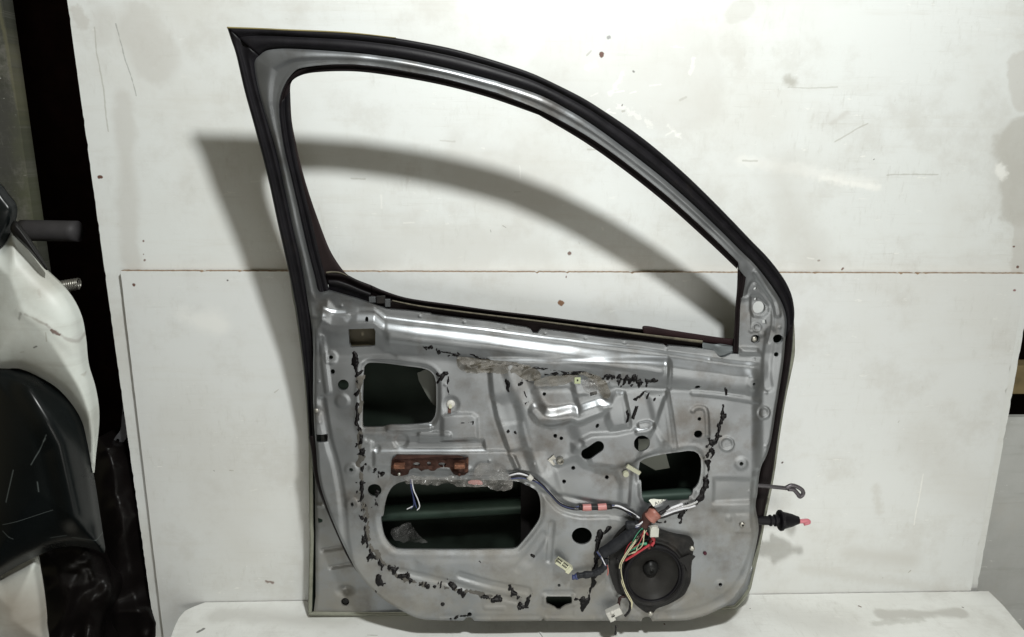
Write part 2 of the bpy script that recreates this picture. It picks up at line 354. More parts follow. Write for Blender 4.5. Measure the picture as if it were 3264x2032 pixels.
# ================================================================== THE PLACE
fl = MB(); fl.box((0, 0.3, -0.92), (8, 8, 0.04)); tag(fl.build('floor', mat('dark_floor', (0.03, 0.027, 0.025), 0.8, noise=0.3)), kind='structure')
def W2(x, y, Y=0.0): p = ony(float(x), float(y), Y); return (p[0], p[2])
def W3(x, y): p = onz(float(x), float(y), 0.0); return (p[0], p[1])
def mk(a, b, r, soft, jit, c, st, W=W2): return (W(*a), W(*b), r, soft, jit, c, st)
GREY = (0.36, 0.35, 0.31); GL = (0.50, 0.49, 0.46); BR = (0.10, 0.035, 0.02); WHT = (0.80, 0.80, 0.77)
DK = (0.12, 0.12, 0.11)
marks = [
 # water stain, upper left
 mk((450, 110), (490, 180), .045, .012, .020, GL, .5), mk((330, 60), (330, 120), .018, .010, .012, GL, .4),
 mk((390, 330), (420, 860), .016, .010, .012, GL, .50), mk((300, 90), (345, 420), .0012, .0008, .0006, GREY, .55),
 mk((245, 40), (262, 75), .012, .004, .008, GL, .6),
 mk((370, 80), (433, 305), .0009, .0006, .0012, DK, .45),
 # scuffed patch top centre
 mk((1900, 230), (2130, 250), .105, .014, .035, GL, .32), mk((2340, 45), (2380, 20), .014, .004, .010, GL, .45),
 mk((1960, 330), (2080, 400), .004, .002, .012, WHT, .4), mk((1870, 215), (1890, 205), .006, .002, .008, WHT, .4), mk((2210, 190), (2200, 235), .003, .001, .006, WHT, .4),
 mk((1980, 240), (1940, 300), .004, .002, .010, WHT, .4), mk((2130, 400), (2170, 440), .003, .002, .006, WHT, .4),
 mk((2512, 255), (2530, 265), .008, .008, .006, GREY, .7), mk((2515, 282), (2670, 279), .0010, .0010, .0008, GREY, .5),
 mk((2660, 455), (2765, 393), .0012, .001, .0008, GREY, .55), mk((2650, 395), (2700, 360), .004, .004, .004, GL, .5),
 mk((2830, 556), (2990, 555), .0012, .001, .001, GREY, .55), mk((2620, 570), (2800, 600), .006, .006, .006, WHT, .6),
 mk((2360, 515), (2780, 585), .010, .008, .008, WHT, .35),
 # right hand stain
 mk((3250, 450), (3265, 640), .050, .010, .022, (0.40, 0.385, 0.345), .62), mk((3262, 200), (3262, 320), .024, .004, .014, GL, .6), mk((3262, 720), (3250, 860), .020, .003, .012, GL, .65),
 mk((3190, 540), (3200, 560), .010, .006, .008, WHT, .7),
 # torn screw holes
 mk((1915, 180), (1914, 172), .0035, .001, .0022, BR, .95), mk((1938, 121), (1941, 119), .003, .001, .002, (0.22, 0.22, 0.22), .8),
 mk((1817, 811), (1815, 812), .0032, .001, .002, BR, .85), mk((318, 567), (322, 566), .0030, .001, .002, BR, .95),
 mk((457, 767), (458, 768), .0022, .001, .0015, BR, .9), mk((463, 830), (464, 829), .0018, .001, .0012, BR, .8), mk((459, 810), (459, 810), .0012, .0006, .0005, BR, .7),
 mk((2018, 228), (2020, 230), .0016, .001, .001, DK, .8), mk((1980, 338), (1981, 336), .0014, .0008, .001, DK, .8), mk((2608, 832), (2612, 832), .0018, .0008, .001, BR, .8),
 mk((3230, 785), (3232, 785), .0018, .0008, .001, BR, .9), mk((3240, 850), (3242, 850), .0024, .0008, .0015, BR, .9), mk((2684, 862), (2688, 858), .0016, .0008, .001, BR, .9),
 mk((1602, 722), (1612, 728), .0007, .0006, .0005, DK, .9), mk((1560, 735), (1562, 742), .0006, .0006, .0005, DK, .8), mk((2785, 508), (2787, 507), .0008, .0006, .0004, DK, .9),
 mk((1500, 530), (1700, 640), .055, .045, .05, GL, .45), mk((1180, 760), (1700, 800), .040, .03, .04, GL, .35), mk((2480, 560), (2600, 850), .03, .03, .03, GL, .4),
]
_r = random.Random(21)
for _ in range(16):
    x = _r.uniform(1000, 2750); y = _r.uniform(430, 840); l = _r.uniform(4, 46); v = _r.random() < .35
    marks.append(mk((x, y), (x + (2 if v else l), y + (l if v else _r.uniform(-4, 4))), _r.uniform(.0006, .002), .0012, .0012, GREY if _r.random() < .6 else WHT, _r.uniform(.3, .55)))
for _ in range(14):
    x = _r.uniform(1830, 2230); y = _r.uniform(150, 440); a_ = _r.uniform(-.9, .5); l = _r.uniform(6, 40)
    marks.append(mk((x, y), (x + l * cos(a_), y + l * sin(a_)), _r.uniform(.0008, .0022), .001, .0016, WHT if _r.random() < .75 else GREY, _r.uniform(.4, .75)))
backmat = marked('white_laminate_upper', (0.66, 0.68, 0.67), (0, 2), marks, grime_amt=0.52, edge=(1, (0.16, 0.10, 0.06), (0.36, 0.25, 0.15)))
bb = MB()
L0 = -0.7185; zt = 1.75
def jag_edge(x_a, z_a, x_b, z_b, n, amp, seed):
    rr = random.Random(seed); out = []
    for i in range(n + 1):
        t = i / n; j = amp * (rr.random() ** 3) * (1 if rr.random() < 0.5 else 0.2)
        out.append((x_a + (x_b - x_a) * t, z_a + (z_b - z_a) * t, j))
    return out
ol = [(x + j, z) for x, z, j in jag_edge(L0, -0.55, -0.752, zt, 260, 0.0016, 3)]
ol += [(1.45, zt), (1.45, 0.66), (1.1265, 0.655)] + [(x - j, z) for x, z, j in jag_edge(1.1265, 0.65, 1.1265, -0.55, 120, 0.002, 5)]
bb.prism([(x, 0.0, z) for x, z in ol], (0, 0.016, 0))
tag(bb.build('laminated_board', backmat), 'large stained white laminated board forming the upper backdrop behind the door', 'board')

marks2 = [
 mk((440, 905), (441, 907), .0026, .001, .0018, BR, .95), mk((735, 894), (736, 894), .0016, .0008, .0006, (0.03, .02, .02), .95),
 mk((1780, 957), (1785, 960), .0050, .0012, .0030, (0.20, 0.10, 0.05), .95), mk((1803, 877), (1803, 880), .0012, .0008, .0006, BR, .9),
 mk((855, 1840), (875, 1843), .003, .002, .004, (0.16, .10, .08), .85), mk((738, 1490), (750, 1491), .0010, .0008, .001, GREY, .8), mk((3216, 917), (3217, 917), .0024, .001, .0014, (.2, .08, .08), .9),
 mk((2482, 1462), (2481, 1463), .0022, .0008, .0012, (.05, .02, .02), .95), mk((2780, 1545), (2790, 1620), .008, .008, .008, GL, .5), mk((2700, 1750), (2890, 1770), .018, .018, .02, GL, .55),
 mk((2930, 1500), (2900, 1660), .0012, .001, .001, WHT, .6), mk((2880, 1815), (2888, 1808), .0012, .0008, .0015, GREY, .9), mk((2800, 1830), (2801, 1830), .0012, .0008, .0008, GREY, .8),
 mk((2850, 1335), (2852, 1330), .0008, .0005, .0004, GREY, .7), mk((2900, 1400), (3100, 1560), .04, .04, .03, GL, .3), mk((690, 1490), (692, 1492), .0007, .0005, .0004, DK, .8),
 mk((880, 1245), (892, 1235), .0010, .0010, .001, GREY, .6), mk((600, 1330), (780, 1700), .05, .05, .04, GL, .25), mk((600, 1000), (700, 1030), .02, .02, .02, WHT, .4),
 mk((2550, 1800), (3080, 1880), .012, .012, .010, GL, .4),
]
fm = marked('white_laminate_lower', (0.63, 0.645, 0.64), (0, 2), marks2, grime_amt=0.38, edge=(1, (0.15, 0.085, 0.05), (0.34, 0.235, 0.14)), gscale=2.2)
fb = MB(); rr = random.Random(8)
def chips(x0, x1, z, n, seed):
    r_ = random.Random(seed); out = []; x = x0
    for i in range(n + 1):
        x = x0 + (x1 - x0) * i / n; out.append((x, z - 0.0007 * r_.random() - (0.003 * r_.random() if r_.random() < 0.05 else 0)))
    return out
top = chips(-0.6993, 1.1005, 0.7267, 420, 4)
right = [(1.1005 - (0.0035 * rr.random() if rr.random() < 0.16 else 0.0006 * rr.random()), 0.7267 - i * (1.25 / 150)) for i in range(1, 151)]
left = [(-0.6993 + 0.0006 * rr.random(), -0.52 + i * (1.24 / 100)) for i in range(100)]
fb.prism([(x, -0.016, z) for x, z in top + right + left], (0, 0.0155, 0))
tag(fb.build('laminated_board', fm), 'lower white laminated board with a bare brown top edge, in front of the big board', 'board')

# shelf the door stands on
marks3 = [mk((2820, 1960), (3060, 1955), .014, .008, .010, GL, .8, W3), mk((2790, 1990), (2940, 1975), .008, .006, .006, GREY, .4, W3), mk((2738, 1932), (2744, 1935), .0022, .0008, .0012, BR, .9, W3),
 mk((3067, 1937), (3070, 1938), .0014, .0008, .0006, (.05, .02, .02), .9, W3), mk((2392, 1942), (2394, 1941), .0010, .0006, .0006, (.05, .02, .02), .9, W3), mk((2119, 1990), (2120, 1992), .0014, .0006, .0006, BR, .9, W3),
 mk((630, 2015), (650, 2003), .0030, .0012, .002, DK, .85, W3), mk((1716, 2014), (1730, 2034), .0010, .0006, .0004, DK, .8, W3), mk((700, 1960), (1100, 1985), .02, .02, .02, GL, .5, W3), mk((1170, 2026), (1200, 2026), .0012, .001, .001, GREY, .6, W3),
 mk((2500, 1960), (2700, 2000), .03, .03, .02, GL, .35, W3)]
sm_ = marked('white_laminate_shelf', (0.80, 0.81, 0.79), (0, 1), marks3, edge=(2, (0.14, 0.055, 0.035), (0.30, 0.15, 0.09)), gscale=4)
sh = MB(); S0 = [W3(3160, 1893), W3(3199, 1932), W3(3264, 2010)]
o = [(x, -0.0175 - 0.0012 * rr.random()) for x in np.linspace(S0[0][0], -0.600, 200)]
o += [W3(621, 1933), W3(603, 1941), W3(590, 1948), W3(577, 1962), W3(568, 1975), W3(560, 1992), W3(552, 2012), W3(545, 2032)]
ex, ey = W3(545, 2032); o += [(ex - 0.005, ey - 0.06), (ex, -0.75), (1.2, -0.75), (1.2, S0[2][1] - .03), S0[2], S0[1]]
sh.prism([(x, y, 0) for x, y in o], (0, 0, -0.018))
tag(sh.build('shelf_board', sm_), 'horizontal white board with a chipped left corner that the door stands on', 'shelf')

# ---- left: concrete wall, recess, pipe, scrap parts
wl = MB()
pL = ony(np.array([-400., 60., 60., -400.]), np.array([-300., -300., 1600., 1600.]), 0.155)
conc = marked('mouldy_concrete', (0.07, 0.07, 0.062), (0, 2), [(W2(-20, -60, .35), W2(115, 640, .35), .004, .003, .003, (0.15, 0.145, 0.09), .7), (W2(90, 300, .35), W2(120, 700, .35), .03, .03, .02, (0.13, 0.14, 0.08), .6)], grime=(0.055, 0.06, 0.04), grime_amt=0.7, rough=0.9, gscale=6)
wl.box((-1.715, 0.37, 0.6), (1.30, 0.04, 3.0)); tag(wl.build('concrete_wall', conc), 'mouldy grey concrete wall at the left edge behind the scrap panels', 'wall')  # right end cut off where the boards' shadow would fall
wd = MB(); wd.box((-0.2, 0.62, 0.3), (4.6, 0.04, 3.0)); tag(wd.build('gap_backdrop', mat('dark_brown_backdrop', (0.022, 0.010, 0.009), 0.9, noise=0.3)), 'dark brown backdrop standing in for the shade deep in the gap left of the boards', 'wall')  # added backdrop, its dark brown stands in for the shade in the gap
pp = MB(); a = ony(70., 735., 0.10); b_ = ony(250., 738., 0.10); pp.tube(resample([a, b_], 8), 0.0215, 20)
tag(pp.build('pipe', mat('grey_pipe', (0.045, 0.043, 0.045), 0.5, noise=0.2), sm=True), 'short grey pipe stub sticking out horizontally above the white fender', 'pipe')
sp = MB(); q = np.array([ony(190. + 62 * t, 915. - 10 * t, 0.02) for t in np.linspace(0, 1, 90)])
q = q + np.stack([0 * q[:, 0], 0.011 * np.cos(np.arange(90) * 0.75), 0.011 * np.sin(np.arange(90) * 0.75)], -1)
sp.tube(q, 0.0016, 6); tag(sp.build('coil_spring', STEEL, sm=True), 'small dull steel coil in the dark gap behind the white fender', 'spring')

def shell(name, outline, Y0, bulge, thick, m, label, cat, step=7, tilt=(0, 0), crease=None, parent=None, edge=26):
    P = smooth(outline, True, 5); xs, ys = P[:, 0], P[:, 1]; cx, cy = xs.mean(), ys.mean()
    def front(x, y):
        d = np.clip(-sdf_poly(x, y, P), 0, None)
        h = bulge * (1 - np.exp(-d / (edge * 2.5))) + 0.010 * ss(d / edge) + tilt[0] * (x - cx) * PX + tilt[1] * (y - cy) * PX
        if crease: h = h + crease(x, y)
        return ony(x, y, Y0 - h)
    o = sheet(name, lambda x, y: sdf_poly(x, y, P), (xs.min() - 4, ys.min() - 4, xs.max() + 4, ys.max() + 4), step, front, lambda x, y, p: p + np.array([-0.012, min(thick, 0.02), 0]), m, parent)
    if label: tag(o, label, cat)
    return o
WF = lambda x, y: W2(x, y, -0.21)
FW = marked('scuffed_white_paint', (0.58, 0.61, 0.58), (0, 2), [mk((85, 1002), (150, 1035), .0016, .002, .002, (.25, .23, .2), .6, WF), mk((150, 1035), (225, 1105), .002, .002, .002, (.3, .28, .26), .6, WF),
  mk((165, 1052), (185, 1070), .0024, .001, .003, (.10, .05, .04), .85, WF), mk((70, 1000), (64, 1015), .002, .002, .002, (.2, .2, .18), .7, WF), mk((102, 1112), (112, 1108), .0012, .0008, .001, DK, .8, WF), mk((148, 1060), (150, 1088), .001, .001, .001, GREY, .7, WF),
  mk((60, 800), (120, 920), .02, .02, .02, GREY, .5, WF), mk((245, 1060), (275, 1150), .012, .010, .01, (.4, .38, .38), .6, WF), mk((0, 1980), (40, 2030), .05, .05, .02, (.30, .22, .16), .5, WF), mk((50, 1130), (64, 1128), .001, .001, .001, GREY, .6, WF), mk((240, 1205), (248, 1218), .001, .001, .001, GREY, .6, WF), mk((110, 930), (118, 948), .002, .002, .002, GREY, .6, WF)],
  grime=(0.36, 0.36, 0.32), grime_amt=0.6, rough=0.42, gscale=9)
FD = mat('dark_teal_plastic', (0.0045, 0.006, 0.0065), 0.30, noise=0.25, nscale=8, spec=.3)
shell('white_fender', [(-60, 800), (0, 790), (38, 742), (90, 800), (145, 860), (215, 928), (258, 1000), (274, 1075), (283, 1160), (306, 1240), (317, 1330), (306, 1450), (298, 1512), (280, 1420), (262, 1345), (230, 1290), (185, 1240), (130, 1205), (60, 1175), (-60, 1150)], -0.16, 0.05, 0.05, FW,
      'large scuffed white car fender above the dark panel at the left edge', 'fender', crease=lambda x, y: 0.0015 * ss((seg(x, y, [(60, 990), (150, 1040), (250, 1130), (290, 1220)]) < 9999) * (1 - seg(x, y, [(60, 990), (150, 1040), (250, 1130), (290, 1220)]) / 26)) - 0.016 * ss((x - 205 - (y - 1000) * .2) / 90))
shell('dark_bumper_panel', [(-60, 1150), (0, 1165), (70, 1182), (130, 1208), (190, 1250), (232, 1292), (262, 1350), (283, 1430), (302, 1530), (316, 1620), (328, 1700), (334, 1762), (300, 1752), (240, 1742), (180, 1748), (110, 1778), (50, 1808), (0, 1838), (-60, 1862)], -0.155, 0.055, 0.04, FD,
      'glossy dark grey plastic bumper piece with scratches below the white fender', 'panel', crease=lambda x, y: 0.02 * ss((seg(x, y, [(90, 1240), (190, 1420), (240, 1640)]) < 999) * (1 - seg(x, y, [(90, 1240), (190, 1420), (240, 1640)]) / 70)))
shell('body_offcut', [(-60, 1860), (0, 1838), (60, 1806), (116, 1776), (134, 1840), (147, 1930), (150, 1990), (138, 2060), (-60, 2080)], -0.13, 0.04, 0.04, FW, 'small white body panel in the bottom left corner under the dark piece', 'panel')
shell('headlamp_housing', [(-60, 560), (0, 588), (28, 622), (54, 660), (50, 706), (20, 770), (0, 790), (-60, 830)], -0.17, 0.02, 0.03, FD, 'dark glossy lamp corner poking in above the white fender', 'lamp housing')
shell('rubber_trim', [(40, 712), (56, 712), (100, 770), (148, 850), (142, 858), (90, 798), (36, 742)], -0.20, 0.004, 0.02, PLBLK, 'thin dark grey trim strip along the upper edge of the white fender', 'trim', step=4, edge=8)
# scratches on the dark panel are thin light scuffs: put into one extra shell material through marks
fdm = FD.node_tree; N_, L_ = fdm.nodes, fdm.links
pb = N_['Principled BSDF']; src = pb.inputs['Base Color'].links[0].from_socket; tcn = N_.new('ShaderNodeTexCoord')
for (x0, y0, x1, y1, r_) in [(165, 1375, 105, 1478, .0014), (42, 1500, 14, 1605, .0016), (126, 1532, 130, 1562, .0016), (0, 1700, 36, 1724, .0011), (0, 1680, 170, 1625, .0008), (140, 1735, 190, 1728, .0012), (160, 1388, 150, 1400, .002), (20, 690, 45, 668, .0016), (22, 740, 40, 716, .0016), (205, 1738, 330, 1755, .0012)]:
    A_ = ony(float(x0), float(y0), -0.21); B_ = ony(float(x1), float(y1), -0.21)
    mp = N_.new('ShaderNodeVectorMath'); mp.operation = 'MULTIPLY'; mp.inputs[1].default_value = (1, 0, 1); L_.new(tcn.outputs['Object'], mp.inputs[0])
    v = N_.new('ShaderNodeVectorMath'); v.operation = 'SUBTRACT'; L_.new(mp.outputs[0], v.inputs[0]); v.inputs[1].default_value = (A_[0], 0, A_[2])
    d = np.array([B_[0] - A_[0], 0, B_[2] - A_[2]]); LL = float(d @ d)
    dt = N_.new('ShaderNodeVectorMath'); dt.operation = 'DOT_PRODUCT'; L_.new(v.outputs[0], dt.inputs[0]); dt.inputs[1].default_value = tuple(d / LL)
    cl = N_.new('ShaderNodeClamp'); L_.new(dt.outputs['Value'], cl.inputs[0]); s_ = N_.new('ShaderNodeVectorMath'); s_.operation = 'SCALE'; s_.inputs[0].default_value = tuple(d); L_.new(cl.outputs[0], s_.inputs['Scale'])
    df = N_.new('ShaderNodeVectorMath'); df.operation = 'DISTANCE'; L_.new(v.outputs[0], df.inputs[0]); L_.new(s_.outputs[0], df.inputs[1])
    mr_ = N_.new('ShaderNodeMapRange'); mr_.inputs[1].default_value = 0; mr_.inputs[2].default_value = r_ * 1.1; mr_.inputs[3].default_value = 0.2; mr_.inputs[4].default_value = 0; L_.new(df.outputs['Value'], mr_.inputs[0])
    mx = N_.new('ShaderNodeMix'); mx.data_type = 'RGBA'; L_.new(mr_.outputs[0], mx.inputs[0]); L_.new(src, mx.inputs[6]); mx.inputs[7].default_value = (0.40, 0.46, 0.46, 1); src = mx.outputs[2]
L_.new(src, pb.inputs['Base Color'])

BAG = mat('black_bin_bag', (0.005, 0.004, 0.004), 0.4, noise=0.2, nscale=12, bump=0.12, bscale=14)
def crumple(name, outline, Y0, amp, scale, m, label, cat, seed, step=7):
    P = smooth(outline, True, 5); xs, ys = P[:, 0], P[:, 1]
    def front(x, y):
        n = fbm(x / scale + (y / scale) * .4, y / scale * 1.0, seed, 3); r = 1 - np.abs(2 * n - 1) * 2.2
        d = np.clip(-sdf_poly(x, y, P), 0, 60) / 60
        return ony(x, y, Y0 - amp * (0.5 + r * 0.6) - 0.05 * np.sqrt(d))
    return tag(sheet(name, lambda x, y: sdf_poly(x, y, P), (xs.min() - 4, ys.min() - 4, xs.max() + 4, ys.max() + 4), step, front, lambda x, y, p: p + np.array([0, 0.08, -0.01]), m), label, cat)
crumple('bin_bag', [(300, 1430), (345, 1400), (400, 1440), (430, 1530), (455, 1700), (480, 1850), (505, 2060), (330, 2090), (315, 1900), (318, 1750)], 0.06, 0.035, 170, BAG, 'tall black plastic bag slumped in the gap beside the lower board', 'bag', 11)
crumple('bin_bag', [(120, 1770), (200, 1740), (300, 1755), (345, 1800), (360, 1900), (330, 2000), (340, 2090), (120, 2090), (150, 1950)], -0.02, 0.035, 150, BAG, 'low crumpled black plastic bag under the dark bumper piece', 'bag', 23)
brk = MB()
P3 = smooth([(392, 1290), (398, 1285), (408, 1300), (410, 1370), (400, 1400), (380, 1425), (372, 1440), (358, 1420), (366, 1396), (384, 1370), (388, 1330)], True, 3)
tag(sheet('metal_bracket', lambda x, y: np.maximum(sdf_poly(x, y, P3), np.maximum(-(np.hypot(x - 397, y - 1318) - 6), -(np.hypot(x - 375, y - 1405) - 6))), (350, 1275, 420, 1450), 2.5, lambda x, y: ony(x, y, 0.045 + 0 * x), lambda x, y, p: p + np.array([0, .004, 0]), mat('dull_bracket', (0.13, 0.13, 0.14), 0.4, 0.5)), 'slotted thin metal bracket half hidden behind the left edge of the boards', 'bracket')

# ---- right: board behind and timber in the gap
rb = MB(); p = ony(np.array([3264., 3264.]), np.array([1330., 1990.]), 0.09)
rb.box((1.30 + .04, 0.098, p[0][2] - 0.55), (0.62, 0.016, 1.10)); tag(rb.build('laminated_board', marked('greyed_laminate', (0.46, 0.47, 0.46), (0, 2), [], grime=(0.25, .25, .23), grime_amt=.5)), 'grey dirty board standing behind, right of the chipped board edge', 'board')
tm = MB(); p = ony(3250., 1210., 0.14); tm.box((1.5, 0.16, p[2]), (0.70, 0.05, 0.07))
tag(tm.build('timber', mat('old_timber', (0.16, 0.12, 0.055), 0.8, noise=0.4, nscale=15), bevel=.003), 'dark yellowish timber rail in the gap at the right edge', 'timber')

# ================================================================== THE DOOR
door = bpy.data.objects.new('car_door', None); COL.objects.link(door)
tag(door, 'stripped silver car front door shell leaning on the white boards, inner side showing', 'car door')

OUT = [(725, 89), (813, 91), (898, 95), (1000, 99), (1097, 104), (1180, 112), (1262, 122), (1375, 142), (1450, 158), (1527, 179), (1615, 206), (1700, 236), (1790, 278), (1865, 317), (1930, 358), (1997, 403), (2065, 454), (2129, 507), (2195, 566), (2261, 630), (2330, 700), (2394, 767), (2440, 814), (2475, 856), (2505, 900), (2524, 944), (2532, 990), (2531, 1022)]
OUT_R = [(2531, 1022), (2533, 1060), (2534, 1102), (2532, 1141), (2512, 1237), (2500, 1300), (2485, 1397), (2468, 1518), (2444, 1639), (2420, 1760), (2393, 1881), (2377, 1908), (2345, 1942), (2200, 1955), (1700, 1962), (1148, 1964), (981, 1963)]
OUT_L = [(981, 1963), (987, 1714), (986, 1683), (984, 1500), (983, 1410), (969, 1205), (942, 1000), (932, 950), (919, 860), (886, 714), (853, 562), (813, 410), (780, 291), (754, 179), (738, 130), (725, 89)]
SIL_T = [(826, 179), (842, 166), (865, 159), (918, 156), (1031, 162), (1163, 173), (1295, 192), (1427, 219), (1560, 254), (1600, 265), (1732, 309), (1865, 383), (1997, 478), (2129, 582), (2261, 701), (2361, 800), (2413, 852), (2461, 915), (2488, 959), (2503, 998), (2508, 1038), (2504, 1078)]
SIL_R = [(2504, 1078), (2496, 1157), (2484, 1237), (2471, 1320), (2459, 1397), (2444, 1450), (2425, 1489), (2417, 1528), (2413, 1571), (2406, 1610), (2414, 1658), (2415, 1697), (2398, 1775), (2384, 1823), (2364, 1862), (2326, 1914), (2283, 1939), (2240, 1957), (2193, 1968)]
SIL_B = [(2193, 1969), (2076, 1972), (2070, 1961), (2058, 1957), (2046, 1961), (2042, 1972), (1962, 1972), (1956, 1962), (1950, 1972), (1738, 1971), (1730, 1963), (1724, 1971), (1512, 1972), (1504, 1963), (1495, 1960), (1486, 1963), (1478, 1972), (1410, 1971)]
SIL_L = [(1410, 1971), (1351, 1967), (1316, 1957), (1277, 1937), (1238, 1914), (1206, 1890), (1178, 1862), (1155, 1836), (1124, 1788), (1097, 1734), (1057, 1640), (1028, 1558), (1016, 1500), (1012, 1440), (1006, 1380), (1000, 1277), (1000, 1197), (998, 1078), (984, 980), (970, 900), (958, 833), (931, 714), (905, 595), (879, 476), (859, 410), (839, 344), (819, 265), (811, 212), (815, 190), (826, 179)]
IN_T = [(892, 350), (892, 331), (902, 291), (918, 258), (941, 230), (965, 218), (1031, 209), (1110, 206), (1203, 213), (1295, 228), (1427, 254), (1560, 290), (1600, 303), (1732, 357), (1865, 430), (1997, 522), (2129, 628), (2261, 747), (2352, 836)]
IN_R = [(2352, 836), (2354, 858), (2377, 886), (2370, 897), (2368, 935), (2361, 943), (2357, 990), (2354, 1060), (2352, 1128), (2330, 1127), (2312, 1136), (2298, 1139), (2288, 1134), (2274, 1117), (2238, 1111)]
BELT = [(2238, 1111), (2130, 1101), (2124, 1106), (2116, 1098), (2040, 1088), (1936, 1077), (1837, 1063), (1726, 1048), (1720, 1052), (1714, 1062), (1698, 1061), (1692, 1050), (1678, 1044), (1559, 1025), (1456, 1013), (1377, 1003), (1372, 999), (1297, 990), (1234, 985), (1182, 966), (1138, 951), (1049, 925)]
IN_L = [(1049, 925), (1017, 928), (1004, 880), (978, 780), (951, 661), (928, 562), (905, 463), (892, 370)]
SIL = np.array(SIL_T + SIL_R[1:] + SIL_B[1:] + SIL_L[1:-1], float)
SILs = np.concatenate([smooth(SIL_T, n=4), smooth(SIL_R, n=4), arr(SIL_B), smooth(SIL_L, n=4)[:-1]])
WIN = np.concatenate([smooth(IN_T, n=4), arr(IN_R)[1:], arr(BELT)[1:], smooth(IN_L, n=4)[1:]])
H2 = smooth([(1163, 1175), (1168, 1160), (1182, 1152), (1230, 1154), (1290, 1161), (1345, 1168), (1372, 1178), (1389, 1202), (1392, 1250), (1391, 1300), (1384, 1326), (1365, 1342), (1300, 1347), (1245, 1348), (1222, 1355), (1172, 1356), (1160, 1350), (1159, 1300), (1160, 1240)], True, 3)
H3 = smooth([(1316, 1523), (1440, 1522), (1560, 1523), (1640, 1528), (1680, 1538), (1706, 1553), (1718, 1575), (1722, 1605), (1720, 1640), (1706, 1668), (1680, 1702), (1655, 1731), (1640, 1741), (1600, 1743), (1440, 1744), (1290, 1744), (1258, 1738), (1240, 1722), (1227, 1700), (1220, 1670), (1217, 1640), (1224, 1635), (1230, 1597), (1242, 1560), (1265, 1535)], True, 3)
H4 = arr([(2036, 1466), (2050, 1456), (2080, 1448), (2138, 1438), (2190, 1431), (2208, 1433), (2222, 1441), (2230, 1458), (2231, 1480), (2228, 1510), (2222, 1532), (2213, 1546), (2205, 1552), (2203, 1564), (2199, 1572), (2193, 1574), (2191, 1586), (2165, 1589), (2120, 1592), (2062, 1600), (2050, 1592), (2042, 1573), (2040, 1530), (2039, 1524), (2033, 1523), (2032, 1490)])
def circ(cx, cy, rx, ry=None, rot=0, n=20):
    ry = ry or rx; a = np.arange(n) * 2 * pi / n; c, s = cos(rot), sin(rot)
    return np.stack([cx + rx * np.cos(a) * c - ry * np.sin(a) * s, cy + rx * np.cos(a) * s + ry * np.sin(a) * c], -1)
HOLES = [H2, H3, H4, arr([(1115, 1044), (1196, 1042), (1200, 1052), (1198, 1098), (1190, 1101), (1122, 1104), (1116, 1090)]),
  circ(1098, 1221, 17.5, 17), circ(1059, 1134, 6.5), circ(1065, 1179, 7, 8), circ(1172, 1015, 5.5, 9), circ(1197, 1553, 22, 19.5), circ(1123, 1489, 6.5, 6), circ(1126, 1599, 5, 7), circ(1497, 1947, 7),
  circ(1734, 1253, 6), circ(1768, 1382, 6.5), circ(1787, 1390, 6), circ(1900, 1348, 5, 8, 0.5), circ(2040, 1402, 26), circ(1825, 1484, 6.5), circ(1796, 1527, 6.5), circ(1931, 1513, 6.5), circ(1852, 1698, 32, 27), circ(1780, 1855, 5),
  arr([(1877, 1246), (1899, 1241), (1902, 1251), (1879, 1257)]), arr([(1738, 1893), (1742, 1890), (1816, 1890), (1820, 1893), (1821, 1910), (1818, 1914), (1800, 1919), (1790, 1926), (1784, 1933), (1774, 1933), (1766, 1925), (1752, 1918), (1740, 1913)]),
  circ(2356, 1470, 6.5), circ(2290, 1853, 6), circ(2407, 921, 6.5, 5, -0.4), circ(2419, 981, 20), circ(2409, 955, 5.5), arr([(2427, 1020), (2440, 1018), (2441, 1032), (2427, 1033)]), circ(2405, 1080, 15, 14), circ(2478, 1080, 16, 15), circ(2472, 1129, 7.5), circ(2394, 1217, 5),
  circ(2217, 1227, 8.5, 5, -0.2), circ(2224, 1329, 6), circ(2220, 1377, 13.5, 12), arr([(1012, 1378), (1048, 1378), (1048, 1402), (1012, 1403)]), circ(1783, 1458, 11)]
_a = arr([(1867, 1437), (1903, 1412)]); 
SLOT = np.concatenate([circ(1867, 1437, 18)[0:0], [(_a[0] + 18 * np.array([cos(t), sin(t)])) for t in np.linspace(radians(55.2), radians(235.2), 10)], [(_a[1] + 18 * np.array([cos(t), sin(t)])) for t in np.linspace(radians(235.2), radians(415.2), 10)]])
HOLES.append(SLOT); HOLES.append(circ(2076, 1817, 88, n=40))
HB = [(h[:, 0].min(), h[:, 1].min(), h[:, 0].max(), h[:, 1].max()) for h in HOLES]
def f_panel(x, y):
    shp = x.shape; x = x.ravel(); y = y.ravel()
    d = np.maximum(sdf_poly(x, y, SILs), -sdf_poly(x, y, WIN))
    for h, (a, b, c, e) in zip(HOLES, HB):
        k = (x > a - 12) & (x < c + 12) & (y > b - 12) & (y < e + 12)
        if k.any(): d[k] = np.maximum(d[k], -sdf_poly(x[k], y[k], h))
    return d.reshape(shp)
